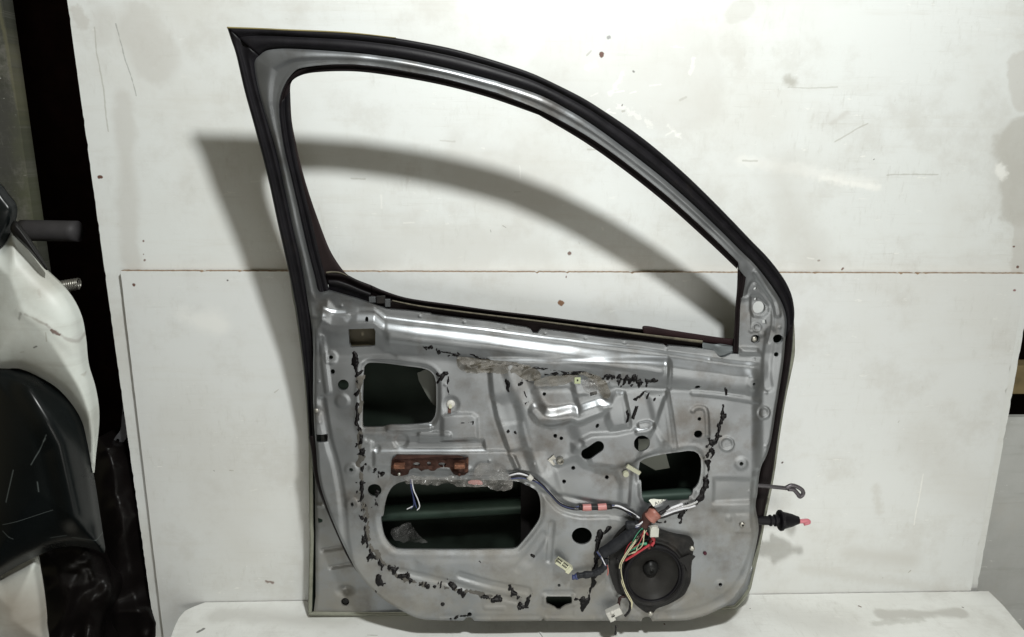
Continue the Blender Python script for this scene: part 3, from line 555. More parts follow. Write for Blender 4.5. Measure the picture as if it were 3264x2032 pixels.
# ---- pressed shapes of the inner panel, metres towards the viewer
def ridge(P, w_, s_, H):
    P = arr(P); bb = (P[:, 0].min() - w_ - s_, P[:, 1].min() - w_ - s_, P[:, 0].max() + w_ + s_, P[:, 1].max() + w_ + s_)
    return ('r', P, w_, s_, H / 1000, bb)
def ringf(cx, cy, r, w_, H): return ('o', (cx, cy), r, w_, H / 1000, (cx - r - w_, cy - r - w_, cx + r + w_, cy + r + w_))
def pad(P, s_, H):
    P = arr(P); return ('p', P, 0, s_, H / 1000, (P[:, 0].min() - s_, P[:, 1].min() - s_, P[:, 0].max() + s_, P[:, 1].max() + s_))
def dish(cx, cy, r, s_, H): return pad(circ(cx, cy, r, n=24), s_, H)
BELTL = arr([(960, 1000), (1015, 1003), (1030, 975), (1060, 988), (1105, 990), (1140, 982), (1195, 982), (1228, 1008), (1300, 1018), (1540, 1046), (1700, 1068), (2040, 1108), (2240, 1137), (2330, 1150), (2420, 1158)])
FEAT = [dish_ for dish_ in ()]
WELDS = [(1090, 974), (1338, 1007), (1480, 1027), (1610, 1047), (1737, 1063), (1865, 1078), (1988, 1093), (2122, 1113), (2260, 1146), (2400, 1143), (2483, 1043), (1265, 1690), (1700, 1000), (1740, 1960), (1560, 1962), (1890, 1962), (2140, 1960), (1020, 1210), (1022, 1340), (2440, 1250), (2438, 1420), (2385, 1560), (1700, 1470), (1560, 1460), (1420, 1220)]
FEAT += [
  ridge([(1250, 1070), (1540, 1100), (1700, 1119), (2095, 1172)], 3, 16, 2.4),
  pad([(990, 1010), (1105, 1008), (1145, 985), (1196, 988), (1226, 1030), (1240, 1100), (1260, 1130), (1160, 1142), (990, 1140)], 12, -3.0),
  pad([(1020, 985), (1045, 960), (1070, 995), (1110, 1006), (1104, 1020), (1018, 1016)], 14, 5.0),
  ridge([(1030, 1070), (1040, 1160), (1050, 1240)], 5, 9, 2.5), ridge([(1030, 1270), (1050, 1390), (1075, 1480), (1095, 1597), (1104, 1714), (1118, 1790)], 3, 14, -3.5),
  dish(1059, 1134, 20, 6, 1.8), dish(1095, 1272, 21, 6, 1.8), dish(1123, 1489, 20, 6, 2.0), dish(1126, 1601, 22, 6, 2.2), dish(2356, 1470, 19, 6, 2.0), dish(2394, 1215, 22, 7, 2.4), dish(2290, 1853, 14, 5, 1.5), dish(1497, 1947, 14, 4, 1.2), dish(1013, 1302, 13, 6, -2.5), dish(1204, 1425, 9, 4, -2.5), dish(2316, 1642, 8, 7, 2.2), dish(1438, 1284, 24, 9, -2.0),
  ringf(2431, 1313, 17, 6, 1.8), ringf(2310, 1408, 20, 6, 1.4),
  ridge([(1243, 1357), (1368, 1355)], 6, 8, 3.5), ridge([(1343, 1378), (1430, 1378)], 5, 8, 3.0), ridge([(1175, 1392), (1250, 1395), (1330, 1396)], 3, 8, -1.6),
  pad([(1410, 1318), (1440, 1312), (1505, 1312), (1520, 1322), (1523, 1392), (1410, 1398)], 8, 3.2),
  pad([(1190, 1398), (1310, 1400), (1540, 1398), (1545, 1424), (1190, 1428)], 7, -3.2), dish(1280, 1398, 22, 6, -3.5),
  pad([(1195, 1430), (1610, 1429), (1640, 1445), (1655, 1480), (1640, 1500), (1195, 1476)], 6, 3.6),
  pad([(1180, 1478), (1250, 1476), (1500, 1480), (1500, 1494), (1250, 1492), (1180, 1492)], 6, 3.0),
  pad([(1558, 1140), (1566, 1240), (1582, 1320), (1600, 1372), (1624, 1440), (1670, 1545), (1900, 1590), (2000, 1600), (2010, 1480), (2080, 1350), (2115, 1250), (2125, 1140)], 9, 6.0),
  pad([(1575, 1270), (1650, 1250), (1690, 1380), (1720, 1500), (1680, 1520), (1640, 1450), (1600, 1350)], 26, -4.0),
  ridge([(1625, 1175), (1645, 1240), (1668, 1300), (1680, 1380), (1705, 1470), (1740, 1545)], 2, 30, 4.0),
  pad([(1590, 1346), (1665, 1336), (1690, 1420), (1620, 1430)], 7, 1.6),
  # bowl under the film, bright lower lip
  pad([(1690, 1205), (1860, 1190), (1925, 1225), (1930, 1270), (1900, 1290), (1860, 1298), (1838, 1306), (1815, 1300), (1770, 1306), (1738, 1302), (1715, 1275)], 22, -13.0),
  ridge([(1708, 1300), (1722, 1318), (1748, 1328), (1778, 1324), (1820, 1314), (1840, 1320), (1875, 1303), (1905, 1292)], 9, 22, 8.0),
  pad([(1822, 1212), (1930, 1212), (1938, 1285), (1905, 1292), (1846, 1305), (1834, 1270)], 11, 5.0), pad([(1816, 1232), (1855, 1226), (1872, 1250), (1832, 1256)], 8, 2.0),
  pad([(1925, 1285), (1960, 1240), (1982, 1245), (1992, 1300), (1996, 1350), (1945, 1358), (1932, 1330)], 14, 7.0),
  pad([(1850, 1392), (1880, 1376), (1960, 1372), (2040, 1352), (2075, 1340), (2110, 1400), (2110, 1420), (1990, 1470), (1960, 1480), (1880, 1470)], 10, 5.0), ridge([(2035, 1345), (2062, 1340), (2070, 1352), (2052, 1362), (2028, 1364)], 3, 10, 4.0),
  ridge([(1983, 1250), (1995, 1300), (2003, 1350)], 3, 7, 1.8), pad([(2056, 1246), (2118, 1246), (2136, 1420), (2100, 1400), (2082, 1340)], 14, 4.0),
  pad([(1728, 1345), (1815, 1338), (1838, 1400), (1815, 1450), (1740, 1490), (1716, 1430)], 24, -5.0), pad([(1822, 1405), (1845, 1398), (1858, 1412), (1845, 1430), (1825, 1428)], 12, 3.5),
  pad([(1760, 1480), (1835, 1452), (1858, 1474), (1916, 1496), (1956, 1494), (1974, 1530), (1972, 1600), (1860, 1600), (1790, 1575)], 13, -5.0),
  ridge([(2125, 1150), (2124, 1228)], 7, 6, 2.4), ridge([(2119, 1240), (2132, 1320), (2146, 1425)], 5, 8, 2.0), ridge([(1700, 1240), (2130, 1232), (2360, 1250)], 3, 9, -1.0),
  ridge([(2203, 1246), (2300, 1256), (2413, 1275)], 4, 7, 2.2), ridge([(2203, 1302), (2212, 1294), (2232, 1293), (2246, 1308), (2250, 1380)], 3, 7, 2.2), pad([(2195, 1305), (2245, 1300), (2250, 1395), (2195, 1400)], 10, 1.0),
  pad([(2270, 1518), (2410, 1521), (2406, 1590), (2268, 1594)], 9, -3.2), pad([(2265, 1596), (2404, 1592), (2405, 1622), (2262, 1618)], 10, 1.5), pad([(2338, 1630), (2404, 1630), (2410, 1690), (2335, 1688)], 4, 1.6),
  ridge([(2405, 1500), (2400, 1570), (2396, 1650), (2402, 1700), (2385, 1780), (2350, 1850), (2300, 1900), (2220, 1935), (2100, 1950)], 3, 14, -3.0),
  pad([(1940, 1640), (2110, 1680), (2225, 1700), (2215, 1880), (2110, 1945), (2020, 1940), (1935, 1860)], 10, -2.0),
  # harness channel, lower grooves
  ridge([(1600, 1512), (1670, 1516), (1714, 1530), (1760, 1575), (1790, 1605), (1850, 1622), (1940, 1622), (2000, 1635)], 12, 12, -4.5),
  ridge([(1757, 1660), (1752, 1720), (1748, 1775)], 4, 10, -3.0), ridge([(1730, 1700), (1690, 1760), (1650, 1800)], 5, 16, -2.5),
  ridge([(1468, 1822), (1560, 1848), (1680, 1872)], 7, 8, -3.2), ridge([(1275, 1810), (1400, 1838), (1540, 1878), (1650, 1905)], 4, 9, -2.6),
  pad([(1330, 1775), (1640, 1770), (1690, 1800), (1690, 1850), (1640, 1862), (1500, 1830), (1340, 1798)], 16, 2.0),
  ridge([(1548, 1926), (1604, 1926)], 4, 5, 2.4), ridge([(1735, 1880), (1822, 1880)], 5, 7, -2.2), ridge([(1735, 1888), (1733, 1915)], 3, 5, 3.0), ridge([(1826, 1888), (1827, 1915)], 3, 5, 3.0), pad([(1736, 1924), (1826, 1924), (1826, 1955), (1736, 1955)], 4, -1.8),
  ridge([(1945, 1938), (2035, 1942)], 10, 6, 1.6), ridge([(1410, 1955), (1720, 1955)], 3, 6, -1.4), pad([(1240, 1860), (1380, 1840), (1420, 1930), (1330, 1940)], 26, 2.4),
  # mirror corner
  ridge([(2358, 943), (2380, 940), (2388, 918), (2405, 898), (2430, 928), (2450, 955), (2460, 990), (2460, 1040), (2448, 1090)], 2, 5, -1.8), ridge([(2410, 870), (2440, 920), (2468, 965), (2476, 1000)], 5, 9, 3.0), ridge([(2455, 1060), (2448, 1110), (2440, 1180), (2445, 1230)], 8, 14, -3.0),
  pad([(2392, 945), (2420, 942), (2450, 975), (2448, 995), (2430, 1012), (2400, 1010), (2390, 990)], 5, -3.0), ridge([(2388, 1000), (2386, 1050), (2395, 1055)], 1.5, 3, 1.2), pad([(2358, 1108), (2410, 1110), (2422, 1128), (2358, 1128)], 9, 4.5), ringf(2409, 1042, 12, 4, 1.4), dish(2365 + 60, 1062, 10, 6, 2.0),
  dish(2410, 1178, 30, 18, 3.5),
]
FEAT += [dish(a_, b_, 3.5, 2.5, 1.6) for a_, b_ in WELDS]
def height(x, y):
    shp = np.shape(x); x = np.ravel(x).astype(float); y = np.ravel(y).astype(float)
    do = np.clip(-sdf_poly(x, y, SILs), 0, 400); di = np.clip(sdf_poly(x, y, WIN), 0, 400)
    h = lerp(0.0012, 0.0035, ss((y - 900) / 90)) * ss(do / 9)                                       # rolled outer edge
    fr = (1 - ss((y - 900) / 90)) * (1 - 0.9 * ss((x - 2330) / 60))                                 # window frame section
    t = do / (do + di + 1e-6)
    wf = np.clip((do + di) * PX, 0, 0.034); h = h + fr * (0.17 * wf * (1 - np.clip(1 - t / 0.42, 0, 1) ** 1.25) - 0.05 * wf * ss((t - 0.46) / 0.2) + 0.03 * wf * ss((t - .86) / .1))
    yb = np.interp(x, BELTL[:, 0], BELTL[:, 1]); d = y - yb
    belt = ss((x - 985) / 30) * (1 - ss((x - 2385) / 50))
    h = h + belt * (0.0035 * ss((d + 5) / 13) + 0.0085 * ss((d - 10) / 34) - 0.004 * ss((d - 60) / 60))
    for hole in (H2, H3, H4):                                      # rims of the big openings
        k = (x > hole[:, 0].min() - 40) & (x < hole[:, 0].max() + 40) & (y > hole[:, 1].min() - 40) & (y < hole[:, 1].max() + 40)
        if k.any():
            dd = sdf_poly(x[k], y[k], hole); h[k] += -0.0016 * (1 - ss((dd - 4) / 10)) + 0.0004 * np.exp(-((dd - 19) / 6) ** 2)
    for kind, P, w_, s_, H, b in FEAT:
        k = (x > b[0]) & (x < b[2]) & (y > b[1]) & (y < b[3])
        if not k.any(): continue
        X, Y = x[k], y[k]
        if kind == 'r': h[k] += 0.6 * H * ss((w_ + s_ - seg(X, Y, P if len(P) < 3 else smooth(P, n=3))) / s_)
        elif kind == 'o': h[k] += H * ss(1 - np.abs(np.hypot(X - P[0], Y - P[1]) - w_ * 0 - b[4] if False else np.abs(np.hypot(X - P[0], Y - P[1]) - w_) / s_))
        else: h[k] += 0.65 * H * ss(0.5 - sdf_poly(X, Y, P) / (2 * s_))
    h += 0.0020 * (fbm(x / 120, y / 120, 5, 2) - 0.5) * 2
    return h.reshape(shp)
def surf(x, y, off=0.0):
    x = np.asarray(x, float); y = np.asarray(y, float)
    p = hit(x, y, YF); return p - np.stack([0 * x, height(x, y) + off, 0 * x], -1)
def back_panel(x, y, p):
    dO = np.abs(sdf_poly(x, y, SILs)); deep = dO < 3.5
    low = ss((y - 1050) / 200)
    D = np.where(deep, lerp(0.014, 0.046, low), np.where((y > 1110) & (p[:, 2] < .7), 0.004, 0.008))
    q = p.copy(); q[:, 1] += D; return q
sheet('inner_panel', f_panel, (804, 150, 2514, 1978), 3.4, lambda x, y: surf(x, y), back_panel, SILVER, door)

# ---- outer skin (its inside seen through the openings), hem and the flange between
OUTs = np.concatenate([smooth(OUT, n=4)[:-1], smooth(OUT_R[:10], n=3)[:-1], arr(OUT_R[9:])[:-1], smooth(OUT_L, n=3)[:-1]])
LOWER = arr([(919, 860), (1050, 870), (1110, 905), (1300, 950), (1700, 1012), (2048, 1050), (2340, 1082), (2440, 900), (2505, 900), (2524, 944), (2531, 1000)])
SKIN = np.concatenate([LOWER, smooth(OUT_R[:10], n=3)[:-1], arr(OUT_R[9:]), smooth(OUT_L[:9], n=3)])
SKB = np.concatenate([arr([(935, 935), (1050, 930), (1200, 985), (1700, 1060), (2340, 1120), (2420, 1040), (2450, 1040)]), smooth(OUT_R[:10], n=3)[:-1], arr(OUT_R[9:]), smooth(OUT_L[:8], n=3)])
def skin_front(x, y):
    d = np.clip(-sdf_poly(x, y, SKB), 0, 200); p = hit(x, y, YO)
    q = p.copy(); lim = -0.022
    q = ony(x, y, np.minimum(p[:, 1] + 0.052 * (1 - np.exp(-d / 45.0)) + 0.004, lim + 0 * d)); return q
sheet('outer_skin', lambda x, y: sdf_poly(x, y, SKB) + 2, (930, 900, 2540, 1968), 12, skin_front, lambda x, y, p: p + np.array([0, 0.0015, 0]), GREEN, door)
# hem: folded edge running round the lower door, dusty olive
hemline = np.concatenate([smooth(OUT_R[:10], n=4)[:-1], arr(OUT_R[9:])[:-1], smooth(OUT_L, n=4)[:-6]])
def inset(P, k, closed=False):
    P = resample(P, 260); T = np.gradient(P, axis=0); T /= np.linalg.norm(T, axis=1)[:, None]
    Nn = np.stack([-T[:, 1], T[:, 0]], -1); return P, P + Nn * k
Ph, Pi = inset(hemline, 13)
c_ = np.array([1750, 1400])
if np.linalg.norm(Pi[100] - c_) > np.linalg.norm(Ph[100] - c_): Ph, Pi = inset(hemline, -13)
def rawband(name, A, B, prof, m, parent, Yfn, label=None):
    n = len(A); V = []
    for t, off in prof:
        C_ = A + (B - A) * t; V.append(hit(C_[:, 0], C_[:, 1], Yfn, off))
    k = len(prof); V = np.concatenate(V)
    return mesh(name, V, [(j * n + i, j * n + i + 1, (j + 1) * n + i + 1, (j + 1) * n + i) for j in range(k - 1) for i in range(n - 1)], m, parent, True, label)
rawband('hem_flange', Ph, Pi, [(0.0, -0.010), (0.0, 0.0), (0.15, 0.003), (0.45, 0.004), (0.6, 0.0015), (0.85, 0.003), (1.0, 0.002), (1.05, -0.006)], OLIVE, door, YO)
# silver flange below left and at the lower right corner, set back from the inner panel
FLG = arr([(958, 935), (996, 960), (1006, 1080), (1010, 1280), (1060, 1440), (1120, 1560), (1180, 1700), (1260, 1860), (1400, 1944), (2150, 1944), (2290, 1880), (2350, 1830), (2400, 1800), (2404, 1810), (2386, 1878), (2368, 1902), (2338, 1933), (2200, 1947), (1148, 1954), (1000, 1952), (1006, 1902), (1006, 1714), (1003, 1500), (996, 1410), (986, 1205)])
def flange_front(x, y):
    p = hit(x, y, lambda z: YO(z) - 0.001)
    d = np.clip(-sdf_poly(x, y, FLG), 0, 100); h = 0.004 * ss(d / 10)
    h += -0.006 * ss(1 - seg(x, y, [(1030, 1752), (1092, 1742)]) / 9) * 1.0 - 0.005 * ss(1 - seg(x, y, [(1056, 1806), (1124, 1796)]) / 9)
    h += 0.004 * ss(1 - seg(x, y, [(1014, 1521), (1048, 1521)]) / 10) + 0.004 * ss(1 - seg(x, y, [(1014, 1607), (1030, 1607)]) / 9) - 0.012 * ss(1 - np.hypot((x - 1103) / 38, (y - 1880) / 24))
    h += 0.010 * ss((x - 1010) / 60) * ss((1790 - y) / 300)
    p[:, 1] -= h; return p
sheet('door_flange', lambda x, y: np.maximum(sdf_poly(x, y, FLG), -(np.hypot(x - 1101, y - 1916) - 13)), (940, 930, 2520, 1960), 4.5, flange_front, lambda x, y, p: p + np.array([0, 0.004, 0]), SILVER, door)
pl = MB(); c = hit(1101., 1916., YO, 0.004); pl.lathe(c, [(0.0004, -0.001), (0.006, -0.001), (0.0072, 0.001), (0.0072, 0.006)], 20); pl.build('drain_plug', PLBLK, door, sm=True)
# body side seal: the black strip between the silver panel and the outer edge
sealR_A = smooth(OUT[:], n=4); 
band('frame_seal', OUT, SIL_T[:1] + SIL_T[1:], [(-0.005, -0.008), (0.0, -0.004), (0.02, 0.001), (0.10, 0.0035), (0.26, 0.002), (0.33, -0.003), (0.40, 0.0005), (0.62, 0.005), (0.80, 0.0045), (0.93, 0.001), (1.03, -0.004)], RUBBER, door, YF, n=240)
LO = [(725, 89), (738, 130), (754, 179), (780, 291), (813, 410), (853, 562), (886, 714), (919, 860), (936, 945), (946, 1000), (972, 1205), (986, 1410)]
LI = [(826, 179), (811, 200), (813, 230), (825, 290), (859, 410), (888, 520), (931, 714), (958, 833), (975, 925), (998, 1078), (1001, 1240), (1008, 1410)]
band('frame_seal', LO, LI, [(-0.01, -0.014), (0.0, -0.006), (0.03, 0.000), (0.16, 0.004), (0.36, 0.001), (0.5, -0.003), (0.7, 0.004), (0.9, 0.003), (1.05, -0.004)], RUBBER, door, lambda z: lerp(YO(z) - .004, YF(z), ss((z - .35) / .45)), n=160)
lip = [(995, 1390), (1004, 1440), (1010, 1500), (1024, 1560), (1054, 1640), (1094, 1734), (1121, 1790), (1153, 1840)]
lw = np.array([11, 10.5, 10, 9, 7, 6, 5, 1.0]); lp = arr(lip); nn = np.gradient(lp, axis=0); nn /= np.linalg.norm(nn, axis=1)[:, None]; nn = np.stack([-nn[:, 1], nn[:, 0]], -1)
band('frame_seal', lp - nn * lw[:, None], lp + nn * lw[:, None], [(-.02, -.012), (0, 0), (.25, .005), (.75, .005), (1, 0), (1.05, -.012)], RUBBER_D, door, lambda z: lerp(-0.117, -0.142, ss(z / .4)), n=90)
RO = [(2531, 1010), (2528, 1060), (2524, 1120), (2514, 1190), (2502, 1260), (2492, 1316), (2479, 1400), (2462, 1518), (2440, 1620), (2420, 1720), (2400, 1790), (2378, 1845), (2350, 1885), (2310, 1925)]
RI = [(2503, 1010), (2500, 1078), (2492, 1157), (2481, 1237), (2470, 1290), (2462, 1350), (2452, 1400), (2418, 1500), (2408, 1575), (2402, 1640), (2400, 1700), (2385, 1775), (2350, 1850), (2300, 1915)]
band('frame_seal', RO, RI, [(-0.03, -0.03), (0.0, -0.010), (0.06, 0.002), (0.3, 0.006), (0.6, 0.003), (0.8, 0.001), (1.05, -0.006)], RUBBER_D, door, lambda z: lerp(YO(z) - 0.012, YF(z) + .012, ss((z - .45) / .25)), n=180)
band('seal_lip', [(723, 86), (813, 89), (898, 93), (1000, 97), (1097, 102), (1180, 110), (1262, 120)], [(724, 92), (813, 95), (898, 99), (1000, 103), (1097, 107), (1180, 114), (1262, 123)], [(0, -.006), (0, 0), (.5, .002), (1, 0), (1, -.006)], mat('yellowed_rubber', (0.17, 0.14, 0.05), .7, noise=.3), door, YF, n=60, label='yellowed dusty lip on the top edge of the frame seal')

# glass run channel inside the window frame
OPT = [(925, 300), (925, 285), (928, 265), (945, 245), (984, 234), (1070, 228), (1163, 231), (1295, 250), (1427, 276), (1560, 312), (1700, 361), (1732, 376), (1865, 455), (1997, 549), (2129, 655), (2261, 774), (2349, 858)]
INT = [(892, 345), (892, 331), (902, 291), (918, 258), (965, 218), (1060, 206), (1163, 209), (1295, 228), (1427, 254), (1560, 290), (1700, 343), (1732, 357), (1865, 430), (1997, 522), (2129, 628), (2261, 747), (2354, 838)]
band('glass_run_channel', INT, OPT, [(-0.25, 0.000), (0.0, 0.002), (0.12, 0.004), (0.35, -0.001), (0.5, -0.004), (0.8, -0.001), (1.0, -0.004), (1.0, -0.026)], RUBBER_D, door, YF, n=220)
band('glass_run_channel', [(893, 331), (892, 370), (905, 463), (928, 562), (951, 661), (978, 780), (1004, 880), (1018, 942)], [(925, 291), (926, 370), (945, 500), (965, 590), (990, 690), (1018, 810), (1040, 890), (1053, 938)], [(-0.2, 0), (0, 0.002), (0.1, 0.004), (0.35, 0.003), (0.42, -0.003), (0.55, 0.000), (0.9, 0.002), (1, 0), (1, -0.022)], RUBBER, door, YF, n=140)
Yb = lambda z: YF(z) + 0.018
fr = [(925, 291), (930, 384), (945, 463), (965, 549), (991, 635), (1024, 728), (1050, 794), (1077, 840), (1105, 874), (1138, 892), (1182, 909)]
inn = [(900, 300), (905, 400), (920, 470), (940, 560), (965, 650), (990, 740), (1010, 810), (1025, 860), (1035, 900), (1100, 935), (1182, 963)]
band('outer_frame_trim', fr, inn, [(0, -.016), (0, 0.0), (0.12, .002), (0.3, 0), (1, 0)], mat('matt_black_paint', (0.020, 0.014, 0.014), .6, noise=.2), door, Yb, n=90)
# mirror corner channel on the right
band('glass_run_channel', [(2351, 857), (2349, 919), (2344, 979), (2341, 1038), (2338, 1080), (2336, 1124)], [(2377, 884), (2370, 930), (2358, 985), (2355, 1038), (2353, 1085), (2352, 1124)], [(0, -.02), (0, 0), (.12, .003), (.4, .001), (.5, -.003), (.65, .002), (1, .003), (1.1, -.002)], RUBBER_D, door, YF, n=80)
# belt line strips
bt = [(1182, 909), (1218, 925), (1277, 945), (1337, 957), (1440, 971), (1559, 988), (1718, 1007), (1916, 1033), (2052, 1050), (2238, 1072), (2338, 1086)]
bm_ = [(1182, 942), (1218, 952), (1277, 967), (1337, 976), (1440, 990), (1559, 1005), (1718, 1024), (1916, 1049), (2052, 1066), (2238, 1092), (2338, 1104)]
bo = [(1182, 966), (1234, 987), (1297, 994), (1377, 1006), (1456, 1016), (1559, 1028), (1700, 1066), (1837, 1068), (1936, 1082), (2040, 1092), (2238, 1116), (2338, 1130)]
bo = [(1182, 970), (1234, 990), (1297, 996), (1377, 1008), (1456, 1018), (1559, 1030), (1718, 1066), (1936, 1082), (2052, 1094), (2238, 1118), (2338, 1134)]
band('outer_belt_strip', bt, bm_, [(0, -.02), (0, 0), (.18, .002), (.45, .0), (.55, -.003), (1, -.004)], RUBBER_D, door, Yb, n=200)
band('inner_belt_strip', [(p[0], p[1] - 1) for p in bm_], bo, [(0, -.004), (.04, 0.002), (.25, -.001), (.5, -.006), (1, -.008)], mat('slot_black', (0.010, 0.007, 0.007), .7), door, lambda z: YF(z) + 0.006, n=200)
band('dusty_lip', [(1250, 957), (1337, 974), (1440, 988), (1559, 1003), (1718, 1022), (1916, 1047), (2052, 1064), (2240, 1086)], [(1250, 961), (1337, 979), (1440, 993), (1559, 1008), (1718, 1027), (1916, 1053), (2052, 1071), (2240, 1096)], [(0, -.003), (0, .001), (.5, .002), (1, 0), (1, -.004)], DUSTY, door, lambda z: YF(z) + 0.004, n=160, label='dust covered tan lip of the window strip')
band('belt_strip_end', [(2048, 1052), (2056, 1039), (2140, 1053), (2238, 1068), (2300, 1077), (2338, 1081)], [(2052, 1066), (2080, 1067), (2150, 1076), (2238, 1089), (2300, 1097), (2338, 1102)], [(0, -.02), (0, 0), (.3, .002), (1, -.001)], mat('torn_strip', (0.014, 0.006, 0.007), .6, noise=.3), door, lambda z: YF(z) + 0.008, n=80)
band('corner_bracket', [(2238, 1092), (2275, 1098), (2300, 1097), (2338, 1104)], [(2240, 1116), (2275, 1123), (2298, 1138), (2338, 1126)], [(0, -.004), (0, 0), (.4, -.003), (.6, .001), (1, 0)], mat('dark_grey_steel', (0.09, 0.10, 0.105), .45, .4, noise=.2), door, lambda z: YF(z) + 0.004, n=40)
# rear quarter filler strips at the left corner
band('corner_filler', [(1040, 868), (1080, 871), (1105, 876), (1140, 893), (1182, 909)], [(1042, 900), (1080, 902), (1110, 912), (1145, 928), (1182, 946)], [(0, -.01), (0, 0), (.12, .003), (.3, .003), (.4, -.003), (.8, -.003), (1, -.006)], RUBBER_D, door, lambda z: YF(z) + .007, n=60)
band('corner_filler', [(1046, 893), (1075, 894), (1110, 905), (1150, 922), (1182, 934)], [(1048, 925), (1075, 933), (1110, 943), (1150, 955), (1182, 966)], [(0, -.008), (0, 0), (.15, .003), (.38, .002), (.45, -.003), (1, -.004)], RUBBER, door, lambda z: YF(z) + .004, n=60)
band('seal_lip', [(1039, 867), (1060, 865), (1085, 868), (1107, 878)], [(1040, 873), (1060, 871), (1084, 873), (1106, 882)], [(0, -.004), (0, .002), (.5, .003), (1, 0)], DUSTY, door, lambda z: YF(z) + .005, n=40)
gc = MB(); 
for (x, y, w_, h_) in ((1187, 955, 20, 18), (1236, 966, 16, 24)): gc.box(hit(float(x), float(y), YF, -0.002), (w_ * PX, .006, h_ * PX))
gc.build('trim_clip', mat('grey_clip', (.07, .075, .08), .4, .5), door, bevel=.001)
gc = MB(); gc.box(hit(1214., 955., YF, -0.001), (26 * PX, .008, 22 * PX)); gc.build('trim_clip', PLBLK, door, bevel=.001)

# impact beam and inner stiffeners seen through the openings
ib = MB(); P = ony(np.linspace(1020, 2330, 24), 1648 - (np.linspace(1020, 2330, 24) - 1020) * 0.058, -0.066); ib.tube(P, 0.017, 20); ib.build('impact_beam', GREEN_L, door, sm=True)
st = MB(); st.prism(ony(arr([2035, 2110, 2135, 2090, 2035]), arr([1400, 1400, 1492, 1500, 1470]), -0.10), (0, .003, 0)); st.build('inner_stiffener', mat('grey_green_steel', (0.12, 0.13, 0.11), .5, .2), door)
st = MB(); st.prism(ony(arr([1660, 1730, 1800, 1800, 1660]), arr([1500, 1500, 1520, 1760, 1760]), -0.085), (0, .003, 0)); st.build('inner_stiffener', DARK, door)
st = MB(); st.prism(ony(arr([1330, 1400, 1400, 1380, 1360, 1335]), arr([1190, 1160, 1300, 1290, 1260, 1215]), -0.12), (0, .002, 0)); st.build('inner_stiffener', mat('dull_inner_steel', (0.07, 0.075, 0.065), .5, .2), door)
st = MB(); st.prism(ony(arr([1095, 1220, 1220, 1095]), arr([1030, 1030, 1115, 1115]), -0.128), (0, .002, 0)); st.build('backing_patch', OLIVETAPE, door, label='olive brown backing behind the small square opening')

# ---- black butyl residue
def residue(path, wd, seed, thr=0.50, scale=16, h=0.0022, m=TAR, step=2.3, stretch=(1, 1)):
    P = arr(path); b = (P[:, 0].min() - wd * 1.6, P[:, 1].min() - wd * 1.6, P[:, 0].max() + wd * 1.6, P[:, 1].max() + wd * 1.6)
    def f(x, y):
        wx = (fbm(x / 30, y / 30, seed + 40, 2) - .5) * 14; d = seg(x + wx, y - wx, P) / wd; n = fbm((x + y * .25) / scale / stretch[0], y / scale / 1.5 / stretch[1], seed, 4)
        return (d * 0.62 + (thr - 0.10 - n) * 1.5) * 8
    def front(x, y):
        v = np.clip(-f(x, y) / 8, 0, 1); return surf(x, y, 0.0006 + h * np.sqrt(v) * (0.5 + fbm(x / 7, y / 7, seed + 3, 3)))
    return sheet('sealant_residue', f, b, step, front, lambda x, y, p: p + np.array([0, .0012, 0]), m, door)
residue([(1131, 1118), (1136, 1150), (1142, 1178), (1140, 1190)], 14, 1, 0.32)
residue([(1142, 1205), (1145, 1250), (1143, 1290), (1140, 1340), (1150, 1370), (1152, 1400)], 13, 2, 0.44)
residue([(1150, 1395), (1155, 1450), (1160, 1500), (1152, 1560), (1155, 1600)], 16, 3, 0.46, scale=10)
residue([(1146, 1632), (1155, 1640)], 9, 4, 0.36)
residue([(1160, 1600), (1168, 1680), (1178, 1740), (1200, 1775)], 8, 5, 0.50, scale=9)
residue([(1152, 1690), (1160, 1730)], 9, 6, 0.42, scale=9)
residue([(1180, 1760), (1215, 1790), (1265, 1820), (1300, 1832), (1340, 1850), (1400, 1855)], 18, 7, 0.48, scale=10)
residue([(1205, 1555), (1200, 1600), (1190, 1605), (1205, 1598)], 12, 8, 0.50, scale=8)
residue([(1211, 1825), (1213, 1852)], 11, 9, 0.36); residue([(1204, 1868), (1204, 1876)], 5, 10, 0.36, scale=7)
residue([(1440, 1850), (1470, 1875), (1480, 1880)], 15, 11, 0.42, scale=13)
residue([(1540, 1890), (1600, 1905), (1560, 1900)], 15, 12, 0.50, scale=9)
residue([(1625, 1870), (1650, 1890), (1690, 1900), (1660, 1915)], 21, 13, 0.45, scale=11)
residue([(1240, 1500), (1170, 1490), (1210, 1510)], 14, 15, 0.57, scale=10)
residue([(1908, 1688), (1900, 1740), (1893, 1800), (1886, 1850), (1872, 1895), (1850, 1930)], 11, 16, 0.38, scale=14)
residue([(1890, 1825), (1885, 1850)], 13, 17, 0.42); residue([(1840, 1895), (1862, 1905), (1855, 1915)], 16, 18, 0.46, scale=12)
residue([(1905, 1700), (1935, 1676), (1945, 1670)], 9, 19, 0.42)
residue([(1937, 1188), (1975, 1200), (2010, 1208), (2040, 1210)], 22, 20, 0.45, scale=8); residue([(2055, 1208), (2090, 1200)], 15, 21, 0.32, scale=18)
residue([(2068, 1225), (2056, 1260)], 5, 22, 0.42); residue([(2050, 1240), (2018, 1266)], 9, 23, 0.46, scale=8, stretch=(1, 1.5)); residue([(2022, 1290), (2018, 1320)], 7, 24, 0.44, scale=8, stretch=(.7, 1.8)); residue([(1992, 1300), (1993, 1335)], 6, 25, 0.45, scale=8, stretch=(.6, 1.8))
residue([(2082, 1262), (2092, 1256)], 8, 26, 0.50, scale=7)
